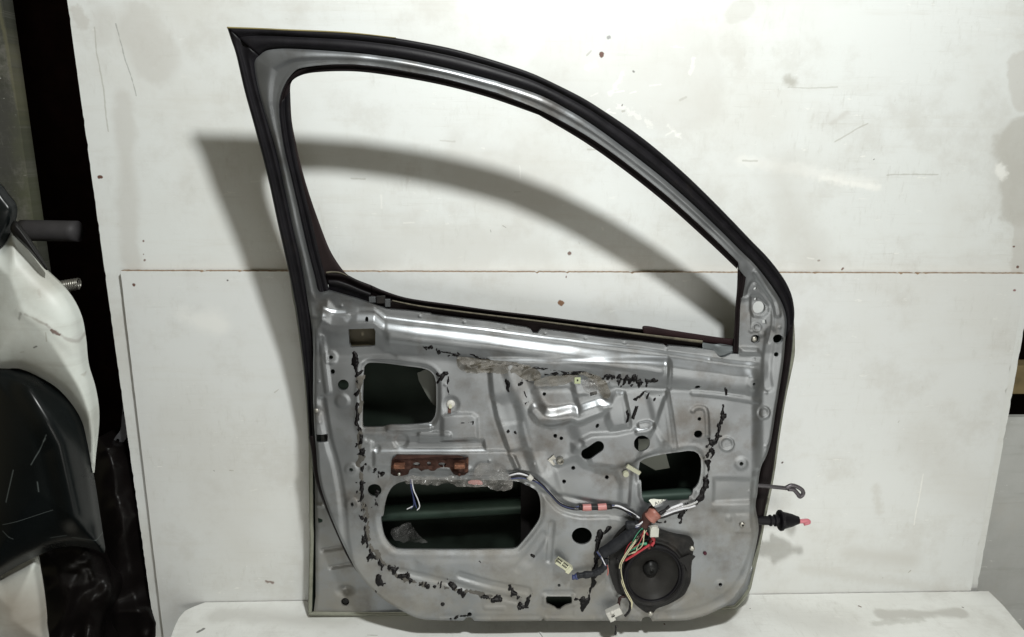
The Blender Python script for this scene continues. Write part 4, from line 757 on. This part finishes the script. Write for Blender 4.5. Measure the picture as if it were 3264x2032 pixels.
residue([(2296, 1290), (2294, 1310)], 10, 27, 0.30); residue([(2292, 1320), (2286, 1360), (2275, 1390), (2262, 1420), (2254, 1448)], 17, 28, 0.44, scale=9)
residue([(2248, 1465), (2250, 1500), (2243, 1540), (2232, 1570), (2212, 1592)], 11, 29, 0.37)
residue([(2258, 1400), (2300, 1378)], 6, 30, 0.46, scale=7); residue([(2311, 1232), (2312, 1245)], 8, 31, 0.36)
residue([(2162, 1622), (2175, 1605), (2190, 1600), (2160, 1640), (2157, 1660)], 9, 32, 0.45, scale=10); residue([(2090, 1655), (2120, 1650)], 7, 33, 0.46, scale=10)
residue([(1360, 1100), (1385, 1105), (1400, 1112)], 12, 34, 0.40, scale=10); residue([(1400, 1110), (1430, 1118), (1455, 1122)], 4, 35, 0.40); residue([(1432, 1128), (1456, 1128)], 13, 36, 0.34)
residue([(1460, 1118), (1520, 1130), (1600, 1148), (1700, 1165), (1800, 1178), (1860, 1180)], 3.5, 37, 0.36, scale=22); residue([(1735, 1186), (1850, 1184), (1880, 1186), (1895, 1198)], 5.5, 38, 0.36, scale=16)
residue([(1392, 1188), (1405, 1190), (1422, 1184), (1398, 1210)], 8, 39, 0.44, scale=9); residue([(1428, 1195), (1428, 1230), (1432, 1252)], 4, 40, 0.48, scale=6)
residue([(1612, 1206), (1618, 1215), (1624, 1242)], 7, 41, 0.44, scale=8); residue([(1660, 1212), (1680, 1200), (1700, 1205), (1715, 1190)], 10, 42, 0.47, scale=9); residue([(1668, 1240), (1675, 1258)], 3, 43, 0.42); residue([(1674, 1276), (1684, 1272)], 6, 44, 0.50, scale=6)
residue([(1618, 1366), (1632, 1368), (1646, 1372), (1648, 1384)], 8, 45, 0.46, scale=8)
residue([(1465, 1345), (1480, 1342), (1510, 1336), (1505, 1352)], 6, 46, 0.52, scale=6)
residue([(1530, 1775), (1536, 1778)], 6, 47, .42, scale=8); residue([(1690, 1762), (1700, 1766)], 7, 60, .44, scale=8); residue([(1500, 1950), (1440, 1962)], 8, 48, 0.54, scale=9)
residue([(1152, 1200), (1150, 1400), (1158, 1560)], 11, 50, 0.42, scale=14, h=0.0014, m=SMEAR); residue([(1165, 1600), (1180, 1740), (1280, 1830), (1420, 1862), (1600, 1895)], 12, 51, 0.48, scale=12, h=0.001, m=SMEAR)

# ---- torn plastic film and beige foam
def film(outline, seed, off, amp, m=FILM, scale=40, label=None, name='plastic_film', step=2.6):
    P = smooth(outline, True, 4); xs, ys = P[:, 0], P[:, 1]
    def front(x, y):
        n = fbm(x / scale + y / scale * .6, y / scale * 1.4, seed, 2); r = 1 - np.sqrt((2 * n - 1) ** 2 + .006) * 2
        p = hit(x, y, YF); p[:, 1] -= HP + off + amp * r + .10 * amp * (1 - np.abs(2 * fbm(x * 2.6 / scale, y * 2.2 / scale, seed + 9, 2) - 1) * 2); return p
    if m is FOAM: amp *= 0.5
    return sheet(name, lambda x, y: sdf_poly(x, y, P) + 5 * (fbm(x / 9, y / 9, seed, 2) - .5), (xs.min() - 4, ys.min() - 4, xs.max() + 4, ys.max() + 4), step, front, None, m, door, label=label)
FOAM = film_mat('dirty_glue_film', (0.085, 0.075, 0.058), 0.45, 0.9)
film([(1458, 1132), (1475, 1128), (1530, 1136), (1600, 1142), (1660, 1150), (1710, 1170), (1722, 1195), (1700, 1205), (1665, 1198), (1640, 1180), (1600, 1183), (1560, 1178), (1510, 1180), (1470, 1172), (1460, 1155)], 5, 0.003, 0.003, FOAM, label='crumpled grey brown film remnant with dried glue', name='glue_remnant')
film([(1462, 1126), (1500, 1128), (1560, 1136), (1640, 1142), (1700, 1158), (1660, 1152), (1560, 1148), (1480, 1146)], 6, 0.012, 0.006, scale=30)
film([(1700, 1210), (1740, 1192), (1830, 1186), (1836, 1200), (1810, 1212), (1760, 1222), (1710, 1222)], 7, 0.003, 0.001, FOAM, name='glue_remnant')
film([(1800, 1172), (1860, 1165), (1900, 1170), (1920, 1195), (1935, 1225), (1942, 1250), (1930, 1262), (1915, 1255), (1900, 1230), (1885, 1205), (1850, 1186)], 8, 0.003, 0.0015, FOAM, name='glue_remnant')
film([(1850, 1205), (1885, 1195), (1905, 1220), (1908, 1242), (1880, 1250), (1860, 1235)], 9, 0.004, 0.004, scale=12)
film([(1288, 1500), (1310, 1496), (1350, 1500), (1440, 1500), (1500, 1502), (1520, 1470), (1545, 1460), (1590, 1465), (1615, 1485), (1632, 1515), (1622, 1540), (1580, 1542), (1540, 1530), (1480, 1530), (1400, 1526), (1320, 1522), (1296, 1518)], 10, 0.008, 0.009, scale=42, label='clear crumpled plastic film hanging under the rusty bracket')
film([(1494, 1520), (1520, 1516), (1536, 1520), (1534, 1530), (1500, 1530)], 12, 0.005, 0.001, PINK, name='pink_tape')
film([(1245, 1700), (1270, 1690), (1300, 1680), (1320, 1700), (1345, 1730), (1360, 1744), (1290, 1742), (1252, 1730)], 13, -0.03, 0.005, film_mat('thin_film', (0.20, 0.20, 0.20), 0.05, 0.3), scale=34)

# ---- rusty handle bracket
COPR = mat('rust_glints', (0.17, 0.075, 0.045), 0.38, 0.5, noise=0.5, nscale=120, bump=.3, bscale=300)  # copper glints on the nut tabs, put into a brighter rust colour
hb = bpy.data.objects.new('handle_bracket', None); COL.objects.link(hb); hb.parent = door
hbP = arr([(1253, 1452), (1262, 1446), (1300, 1450), (1320, 1446), (1438, 1446), (1450, 1450), (1494, 1446), (1494, 1490), (1482, 1499), (1448, 1498), (1440, 1484), (1434, 1476), (1416, 1474), (1396, 1478), (1386, 1486), (1376, 1486), (1368, 1480), (1356, 1482), (1346, 1488), (1336, 1478), (1322, 1476), (1310, 1482), (1304, 1498), (1258, 1502), (1249, 1496)])
sheet('bracket_plate', lambda x, y: np.maximum(np.maximum(sdf_poly(x, y, hbP), -(np.hypot((x - 1331) / 1.9, y - 1466) - 6.5)), np.maximum(-(np.hypot(x - 1370, y - 1464) - 7), -(np.hypot((x - 1411) / 1.9, y - 1466) - 6.5))), (1245, 1440, 1500, 1506), 2.2,
      lambda x, y: surf(x, y, 0.006 + 0.006 * (ss(1 - np.abs(x - 1280) / 34) + ss(1 - np.abs(x - 1466) / 34)) + .0015 * fbm(x / 12, y / 12, 3)), lambda x, y, p: p + np.array([0, .008, 0]), RUST, hb)
b = MB(); b.prism([surf(float(x), float(y), o) for x, y, o in ((1256, 1449, .010), (1490, 1443, .010), (1462, 1440, .002), (1268, 1438, .002))], (0, .003, -.0015)); b.build('bracket_flange', RUST, hb)
for x in (1279, 1467):
    b = MB(); b.box(surf(float(x), 1461., .019), (34 * PX, .012, 14 * PX)); b.build('nut_tab', COPR, hb, bevel=.0015)
    b = MB(); c = surf(float(x) - 1, 1489., .0175); b.lathe(c, [(.0003, -.002), (.0028, -.002), (.003, .002)], 14); b.build('bolt', STEEL if x == 1279 else RUST, hb, sm=True)

# ---- small clips, nuts and bolts on the panel
def disc(x, y, r, name, m, off=.001, h=.003, parent=door, label=None):
    b = MB(); r *= PX; b.lathe(surf(float(x), float(y), off), [(.0002, -h), (r * .55, -h), (r * .9, -h * .75), (r, 0), (r, .002)], 22); return b.build(name, m, parent, sm=True, label=label)
cl_ = disc(1438, 1281, 13, 'round_clip', WHITE_P, .002, .003, label='white round plastic clip')
b = MB(); b.box(surf(1434., 1300., .003), (9 * PX, .004, 14 * PX)); b.build('clip_tongue', mat('brown_clip', (.08, .03, .02), .5), cl_)
b = MB(); b.box(surf(1437., 1285., .007), (8 * PX, .002, 12 * PX)); b.build('clip_latch', CREAM, cl_)
b = MB(); b.box(surf(1837., 1204., .008), (19 * PX, .003, 20 * PX)); b.build('square_clip', mat('pale_green_plastic', (.36, .40, .24), .5), door, bevel=.0006, label='pale green square clip with a small hole')
disc(1837, 1202, 2.6, 'clip_hole', DARK, .0102, .0004)
an = radians(-32); rot = np.array([[cos(-an), 0, -sin(-an)], [0, 1, 0], [sin(-an), 0, cos(-an)]])
b = MB(); b.box(surf(2012., 1482., .008), (50 * PX, .005, 12 * PX), rot.T); b.lathe(surf(1988., 1495., .006), [(.0002, -.004), (.0055, -.004), (.006, .002)], 16); b.build('pull_tab', mat('cream_tab', (.36, .36, .27), .5), door, bevel=.0008, label='cream plastic tab clip')
b = MB(); q4 = lambda r: [(1783 + r * cos(t), 1458 + r * sin(t)) for t in (0, pi / 2, pi, 3 * pi / 2)]
b.lathe(surf(1783., 1458., .0035), [(12 * PX, .004), (13 * PX, -.001), (11 * PX, -.004), (8 * PX, -.003), (7.5 * PX, .003)], 8); b.build('square_nut', STEEL, door)
b = MB(); b.prism([surf(float(x), float(y), .003) for x, y in ((1744, 1457), (1762, 1441), (1770, 1452), (1758, 1458), (1768, 1470), (1762, 1474))], (0, .003, 0)); b.build('spring_clip', STEEL, door)
disc(2358, 1661, 9.5, 'bolt', STEEL, .001, .003); disc(2358, 1661, 4, 'bolt', PLBLK, .0045, .0005)
disc(1013, 1303, 7, 'bolt', STEEL, -.001, .003); disc(2403, 1081, 9, 'bolt', STEEL, -.004, .004)
disc(2241, 1753, 6, 'drain_plug', MAROON, .001, .003); disc(1412, 1915, 7, 'drain_plug', PLBLK, .0, .002)
disc(2440, 1030, 3, 'paint_blob', WHITE_P, .001, .001) if False else None

# ---- loudspeaker
spk = bpy.data.objects.new('loudspeaker', None); COL.objects.link(spk); spk.parent = door
SP = smooth([(1905 + 38, 1738), (1942, 1770), (1943, 1824), (1955, 1862), (1969, 1884), (2008, 1902), (2024, 1920), (2055, 1942), (2078, 1944), (2092, 1930), (2130, 1916), (2173, 1890), (2190, 1862), (2198, 1838), (2200, 1790), (2207, 1730), (2204, 1716), (2190, 1708), (2146, 1700), (2091, 1680), (2059, 1660), (2036, 1656), (2000, 1668), (1965, 1700)], True, 4)
sc_c = surf(2076., 1817., 0.0); kx = abs(surf(2126., 1817.)[0] - sc_c[0]) / 50; kz = abs(surf(2076., 1867.)[2] - sc_c[2]) / 50
def basket(x, y):
    r = np.hypot(x - 2076, y - 1817); h = .010 + .004 * ss(1 - np.abs(r - 100) / 10) + .002 * ss((r - 116) / 10) * (fbm(x / 14, y / 14, 4) - .3)
    return hit(x, y, YF, HP - .003) - np.stack([0 * x, h, 0 * x], -1)
sheet('basket', lambda x, y: np.maximum(sdf_poly(x, y, SP), -(np.hypot(x - 2076, y - 1817) - 92)), (1930, 1640, 2220, 1955), 3.2, basket, lambda x, y, p: p + np.array([0, .012, 0]), PLBLK, spk)
c = sc_c - np.array([0, .010, 0])
b = MB(); b.lathe(c, [(r * 1, d) for r, d in ((96, .004), (97, -.002), (94, -.004), (91, -.002), (90, .002))][0:0] + [(97 * kx, .002), (95 * kx, -.003), (90 * kx, -.004), (87 * kx, -.001), (85 * kx, .002), (82 * kx, -.002), (80 * kx, .001), (79 * kx, .004)], 72, sz=kz / kx)
b.F = b.F[:-2]; b.build('surround', RUBBER, spk, sm=True)
b = MB(); prof = [(79.5 * kx, .003), (79 * kx, .004), (60 * kx, .012), (40 * kx, .020), (26 * kx, .0265), (24 * kx, .028)]
b.lathe(c, prof, 72, sz=kz / kx); b.F = b.F[:-2]; b.build('cone', CONE, spk, sm=True)
b = MB(); b.lathe(c + np.array([0, .024, 0]), [(.0002, -.009), (9 * kx, -.008), (17 * kx, -.005), (23 * kx, 0), (25.5 * kx, .003)], 48, sz=kz / kx); b.build('dust_cap', mat('dust_cap_paper', (.012, .012, .012), .4), spk, sm=True)
for (x, y, m) in ((2196, 1729, STEEL), (2065, 1934, STEEL), (1956, 1730, STEEL)):
    s1 = disc(x, y, 9, 'screw', m, .0125, .003, parent=spk)
b = MB(); b.prism([surf(float(x), float(y), .016) for x, y in ((2150, 1760), (2188, 1745), (2205, 1752), (2185, 1775), (2182, 1800), (2170, 1778))], (0, .004, 0)); b.build('mount_rib', PLBLK, spk)

# ---- wiring
har = bpy.data.objects.new('wiring_harness', None); COL.objects.link(har); har.parent = door
def wire(pts, r, m, name='wire', off=.006, parent=har, label=None, n=8, lump=0, seed=1):
    pts = [tuple(p) if len(p) == 3 else (p[0], p[1], off) for p in pts]
    P = smooth(pts, n=7); base = hit(P[:, 0], P[:, 1], YF); hh = HP
    base[:, 1] -= hh + P[:, 2]
    rr_ = r * PX * np.ones(len(P))
    if lump: rr_ = rr_ * (1 + lump * (vnoise(np.arange(len(P)) * .8, 0 * P[:, 0], seed) - .5) * 2)
    b = MB(); b.tube(base, rr_, n); return b.build(name, m, parent, sm=True, label=label)
wire([(1620, 1503, .004), (1650, 1495, .006), (1680, 1503, .005), (1712, 1521, .003), (1745, 1552, .002), (1780, 1590, .001), (1815, 1605, .001), (1850, 1608, .002), (1930, 1603, .002), (1965, 1600, .003), (2000, 1615, .006), (2030, 1632, .01)], 3.2, WIREW)
wire([(1622, 1510, .004), (1655, 1503, .006), (1685, 1510, .006), (1720, 1532, .003), (1750, 1562, .002), (1783, 1597, .001), (1820, 1611, .001), (1850, 1611, .002), (1930, 1607, .002), (1965, 1606, .003), (2000, 1622, .006), (2025, 1640, .01)], 3.0, BLACKW)
wire([(1620, 1514, .004), (1652, 1510, .005), (1683, 1514, .005), (1716, 1527, .005), (1746, 1556, .004), (1782, 1592, .004), (1820, 1606, .004), (1850, 1600, .003), (1930, 1598, .003), (1970, 1602, .003), (2005, 1622, .008)], 2.4, BLUEW)
wire([(1622, 1498, .005), (1655, 1490, .006), (1685, 1500, .006), (1722, 1526, .006), (1752, 1557, .006), (1788, 1592, .005), (1850, 1606, .005), (1930, 1600, .005), (1990, 1612, .008), (2020, 1625, .012)], 2.2, PLBLK)
tp = MB(); 
wire([(1842, 1601, .004), (1862, 1603, .004), (1945, 1601, .004)], 9, BLACKW, 'tape_wrap', lump=.1)
wire([(1853, 1604, .004), (1866, 1604, .004), (1880, 1603, .004)], 11, PINK, 'tape_wrap', n=12); wire([(1901, 1603, .004), (1914, 1602, .004), (1928, 1601, .004)], 11, PINK, 'tape_wrap', n=12)
wire([(1682, 1502, .008), (1692, 1512, .008)], 9, WHITE_P, 'cable_clip', n=10)
wire([(2040, 1650, .018), (2048, 1632, .02), (2062, 1610, .02), (2078, 1600, .018)], 19, mat('brown_tape', (.05, .025, .022), .5, bump=.5), 'tape_wrap', lump=.12, n=14)
wire([(2056, 1622, .024), (2066, 1612, .024), (2078, 1602, .022)], 22, COPPER, 'tape_wrap', lump=.06, n=16)
wire([(2060, 1635, .018), (2085, 1618, .016), (2110, 1606, .012), (2125, 1596, .010)], 6, BLACKW, 'wire', lump=.2)
for k in range(5): wire([(2040 - k * 3, 1628 + k * 3, .024), (2022 - k * 2, 1640 + k * 3, .026), (2008 + k, 1650 + k * 2, .018)], 2.6, [WIREW, BLUEW, WIREW, BLUEW, BLACKW][k])
wire([(2048, 1642, .026), (2034, 1652, .026), (2022, 1660, .02)], 3.4, GREENW); wire([(2030, 1648, .024), (2022, 1662, .02), (2018, 1668, .016)], 3.5, REDW); wire([(2058, 1640, .026), (2044, 1650, .024)], 2.4, YELW)
for k, (dy, mt) in enumerate(((0, WIREW), (7, WIREW), (14, PLBLK), (-6, WIREW))):
    wire([(2072, 1628 + dy * .3, .012), (2105, 1616 + dy, .010), (2140, 1605 + dy, .008), (2168, 1598 + dy * 1.2, .006)], 3.4, mt)
wire([(2110, 1606, .012), (2135, 1597, .012), (2163, 1588, .010)], 4.2, WIREW); wire([(2150, 1602, .006), (2180, 1598, .005), (2205, 1590, .004), (2215, 1585, .003)], 3.6, mat('grey_wire', (.35, .35, .35), .4)); wire([(2150, 1608, .006), (2185, 1604, .005), (2208, 1598, .004)], 3.2, WIREW)
lb = MB(); lb.prism([hit(float(x), float(y), YF, .034 + HP) for x, y in ((2068, 1596), (2074, 1592), (2085, 1591), (2098, 1593), (2115, 1593), (2125, 1594), (2104, 1606), (2082, 1615), (2076, 1606))], (0, .0006, 0)); lab = lb.build('paper_label', LABELP, har, label='white paper flag label with printed code')
tx = bpy.data.curves.new('label_text', 'FONT'); tx.body = 'A1-5/6'; tx.size = 15 * PX; tx.extrude = 0.0001; tx.align_x = 'LEFT'
to = bpy.data.objects.new('label_text', tx); COL.objects.link(to); to.data.materials.append(INK); to.parent = lab
tp_ = hit(2088., 1611., YF, .0346 + HP); to.location = tp_; to.rotation_euler = (pi / 2, radians(-20), 0)
bpy.context.view_layer.update(); _tm = bpy.data.meshes.new_from_object(to); _t2 = bpy.data.objects.new('printed_code', _tm); COL.objects.link(_t2); _t2.parent = lab; _t2.matrix_local = to.matrix_local.copy(); bpy.data.objects.remove(to)
# thick taped bundle behind the speaker corner
wire([(1912, 1742, .012), (1935, 1725, .014), (1970, 1700, .016), (2005, 1672, .016), (2030, 1645, .016)], [19][0], TAPE, 'taped_bundle', n=18, lump=.06)
wire([(1990, 1655, .012), (2010, 1650, .016), (2040, 1668, .014)], 16, TAPE, 'taped_bundle', n=14, lump=.15)
for dx, mt in ((0, YELW), (5, YELW)):
    wire([(2036 + dx * .4, 1660, .022), (2010 + dx * .5, 1685 + dx * .5, .03), (1985 + dx, 1720, .03), (1970 + dx, 1750, .026), (1964 + dx, 1775, .022), (1968 + dx, 1810, .018), (1980 + dx, 1850, .016), (1996 + dx, 1880, .015), (2004 + dx * .5, 1895, .014), (2002 + dx * .3, 1915, .013)], 1.7, mt)
wire([(1964, 1780, .02), (1970, 1830, .016), (1984, 1865, .014), (2000, 1892, .012), (2000, 1915, .012), (1992, 1930, .012), (1984, 1938, .012)], 4.6, BLACKW, lump=.2)
wire([(1988, 1880, .008), (1972, 1882, .009), (1966, 1895, .01), (1964, 1912, .011), (1956, 1925, .012)], 5, mat('brown_black', (.03, .015, .014), .5), lump=.25)
wire([(1955, 1968, .012), (1955, 1985, .013), (1954, 1996, .013)], 3.5, BLACKW, lump=.3)
wire([(2054, 1664, .024), (2066, 1672, .026), (2080, 1676, .024)], 2.6, GREENW); wire([(2046, 1664, .026), (2062, 1676, .028), (2070, 1690, .026), (2062, 1705, .026)], 5, REDW, lump=.3); wire([(2048, 1700, .024), (2025, 1703, .024), (2010, 1716, .022), (1995, 1724, .02)], 4.5, GREENW, lump=.4, seed=5); wire([(1998, 1722, .02), (1985, 1735, .02), (1976, 1748, .018)], 1.6, GREENW)
wire([(2056, 1702, .026), (2020, 1728, .024), (1983, 1756, .020)], 4.0, REDW, label='red sleeved wire'); wire([(2066, 1690, .02), (2058, 1710, .018), (2050, 1716, .018)], 9, mat('dark_red', (.13, .02, .02), .4), 'tape_wrap', lump=.3)
wire([(1956, 1752, .02), (1968, 1765, .02)], 5, BLACKW, lump=.3)
b = MB(); b.box(hit(2084., 1694., YF, .032 + HP), (27 * PX, .014, 30 * PX)); b.box(hit(2084., 1681., YF, .033 + HP), (18 * PX, .010, 8 * PX)); cn = b.build('connector', plain('grey_white_plastic', (.42, .42, .38)), har, bevel=.001, label='small greyish white connector above the loudspeaker')
_r = random.Random(3)
_w = [YELW, BLACKW, BLUEW, GREENW, REDW, WIREW, BLACKW, BLACKW, PLBLK, YELW, BLACKW, GREENW, BLACKW, REDW]
for k in range(14):
    ax_, ay_ = 2046 + _r.uniform(-10, 10), 1640 + _r.uniform(-10, 10); tx_, ty_ = _r.choice([(2070, 1690), (2020, 1720), (1990, 1745), (2050, 1705), (1975, 1760)])
    mx_, my_ = (ax_ + tx_) / 2 + _r.uniform(-26, 20), (ay_ + ty_) / 2 + _r.uniform(-14, 22)
    wire([(ax_, ay_, .024), ((ax_ + mx_) / 2 + _r.uniform(-9, 9), (ay_ + my_) / 2, .03), (mx_, my_, .026 + _r.uniform(0, .012)), ((mx_ + tx_) / 2 + _r.uniform(-10, 10), (my_ + ty_) / 2 + _r.uniform(-8, 8), .024), (tx_ + _r.uniform(-8, 8), ty_ + _r.uniform(-6, 6), .018)], _r.uniform(1.1, 2.0), _w[k], n=6)
# multi pin connector, rotated
an = radians(37)
def rotbox(cx, cy, off, l, w_, d, ang, b=None, ux=0, uy=0):
    b = b or MB(); c0 = hit(cx + ux * cos(ang) - uy * sin(ang), cy + ux * sin(ang) + uy * cos(ang), YF, off + HP)
    r_ = np.array([[cos(ang), 0, sin(ang)], [0, 1, 0], [-sin(ang), 0, cos(ang)]]); b.box(c0, (l * PX, d, w_ * PX), r_); return b
b = rotbox(1796., 1800., .018, 56, 20, .012, an); b = rotbox(1796., 1800., .019, 14, 24, .013, an, b, 22, 1); con = b.build('pin_connector', CREAM, har, bevel=.0008, label='cream multi pin connector on a black taped cable')
b = MB()
for i in range(9):
    for j in (-5, 3): 
        if i != 4: rotbox(1796., 1800., .0246, 3.0, 5.0, .0006, an, b, -24 + i * 4.6, j)
b.build('pin_sockets', DARK, con)
wire([(1818, 1812, .016), (1826, 1812, .016), (1838, 1808, .016)], 9, BLUEW, 'wire', lump=.2)
wire([(1832, 1808, .016), (1850, 1806, .016), (1880, 1802, .016), (1905, 1792, .016), (1920, 1775, .016), (1922, 1755, .014)], 11, TAPE, 'taped_bundle', lump=.18, n=12)
wire([(1896, 1736, .012), (1906, 1745, .018), (1914, 1758, .022), (1922, 1772, .022)], 2.4, BLUEW); wire([(1904, 1738, .014), (1912, 1752, .022), (1920, 1768, .024)], 1.6, WIREW); wire([(1925, 1770, .02), (1930, 1790, .018), (1928, 1806, .016)], 2, mat('pale_red_wire', (.4, .12, .1), .5))
# white two pin plug
an2 = radians(-28)
b = rotbox(1958., 1950., .02, 46, 26, .016, an2); b = rotbox(1958., 1950., .022, 20, 38, .014, an2, b, -16, 4); b = rotbox(1958., 1950., .03, 12, 12, .006, an2, b, -6, -2)
cn = b.build('plug', WHITE_P, har, bevel=.0015, label='white two pin plug hanging at the bottom edge')
b = rotbox(1958., 1950., .0305, 12, 3, .001, an2, None, -10, 12); b.build('plug_slot', DARK, cn)
# loose wires in the big opening
for pts, mt in (([(1311, 1512, .008), (1314, 1540, .008), (1320, 1570, .006), (1322, 1595, .004), (1312, 1608, .004)], BLUEW), ([(1316, 1512, .008), (1322, 1545, .008), (1334, 1575, .006), (1340, 1600, .004), (1332, 1612, .004)], WIREW), ([(1313, 1512, .009), (1317, 1550, .008), (1324, 1580, .006), (1330, 1605, .004)], BLUEW), ([(1318, 1600, .004), (1300, 1609, .004)], WIREW)):
    wire(pts, 1.8, mt, 'loose_wire', parent=door)
# check strap and rubber grommet sticking out of the hinge side
def yline(pts, Y, n=7):
    P = smooth(pts, n=n); return ony(P[:, 0], P[:, 1], Y)
b = MB(); b.tube(yline([(2414, 1548), (2450, 1551), (2508, 1557)], -0.118), .0040, 10); ck = b.build('check_strap', mat('strap', (.06, .055, .06), .4, .3, noise=.3), door, sm=True)
b = MB(); P = yline([(2506, 1556), (2522, 1548), (2540, 1552), (2556, 1562), (2560, 1574), (2550, 1584), (2542, 1574), (2530, 1562), (2512, 1560)], -0.118); b.tube(P, .0042, 10); b.build('strap_eye', mat('worn_steel', (.11, .10, .11), .4, .5, noise=.3), ck, sm=True)
g = bpy.data.objects.new('cable_grommet', None); COL.objects.link(g); g.parent = door
c = ony(2432., 1660., -0.099); k2 = PX * 1.07
prof = [(13, -18), (14, 0), (14.5, 18), (18, 22), (18, 26), (14, 28), (14, 34), (19, 37), (19, 41), (15, 43), (15, 50), (31, 52), (33, 54), (33, 60), (28, 62), (28, 64), (20, 95), (14, 110), (12, 116)]
b = MB(); b.lathe(c, [(r * k2, d * k2) for r, d in prof], 28, ax='x'); b.build('rubber_boot', RUBBER, g, sm=False)
b = MB(); P = yline([(2544, 1663), (2560, 1662), (2574, 1661), (2577, 1666), (2562, 1670)], -0.099); b.tube(P, .0045, 10); b.build('wire_end', mat('pink_wire_end', (.45, .14, .17), .35, noise=.3), g, sm=True)
b = MB(); b.tube(ony(arr([2395., 2440.]), arr([1658., 1660.]), -0.099), .006, 10); b.build('cable', BLACKW, g, sm=True)
# black tongue on the rear edge hem and lock hole backing
b = MB(); b.box(hit(1030., 1390., YO, -0.004), (40 * PX, .004, 30 * PX)); b.build('lock_plate', mat('lock_dark', (.03, .028, .028), .5, .3), door)
# small debris on the shelf
rr = random.Random(5)
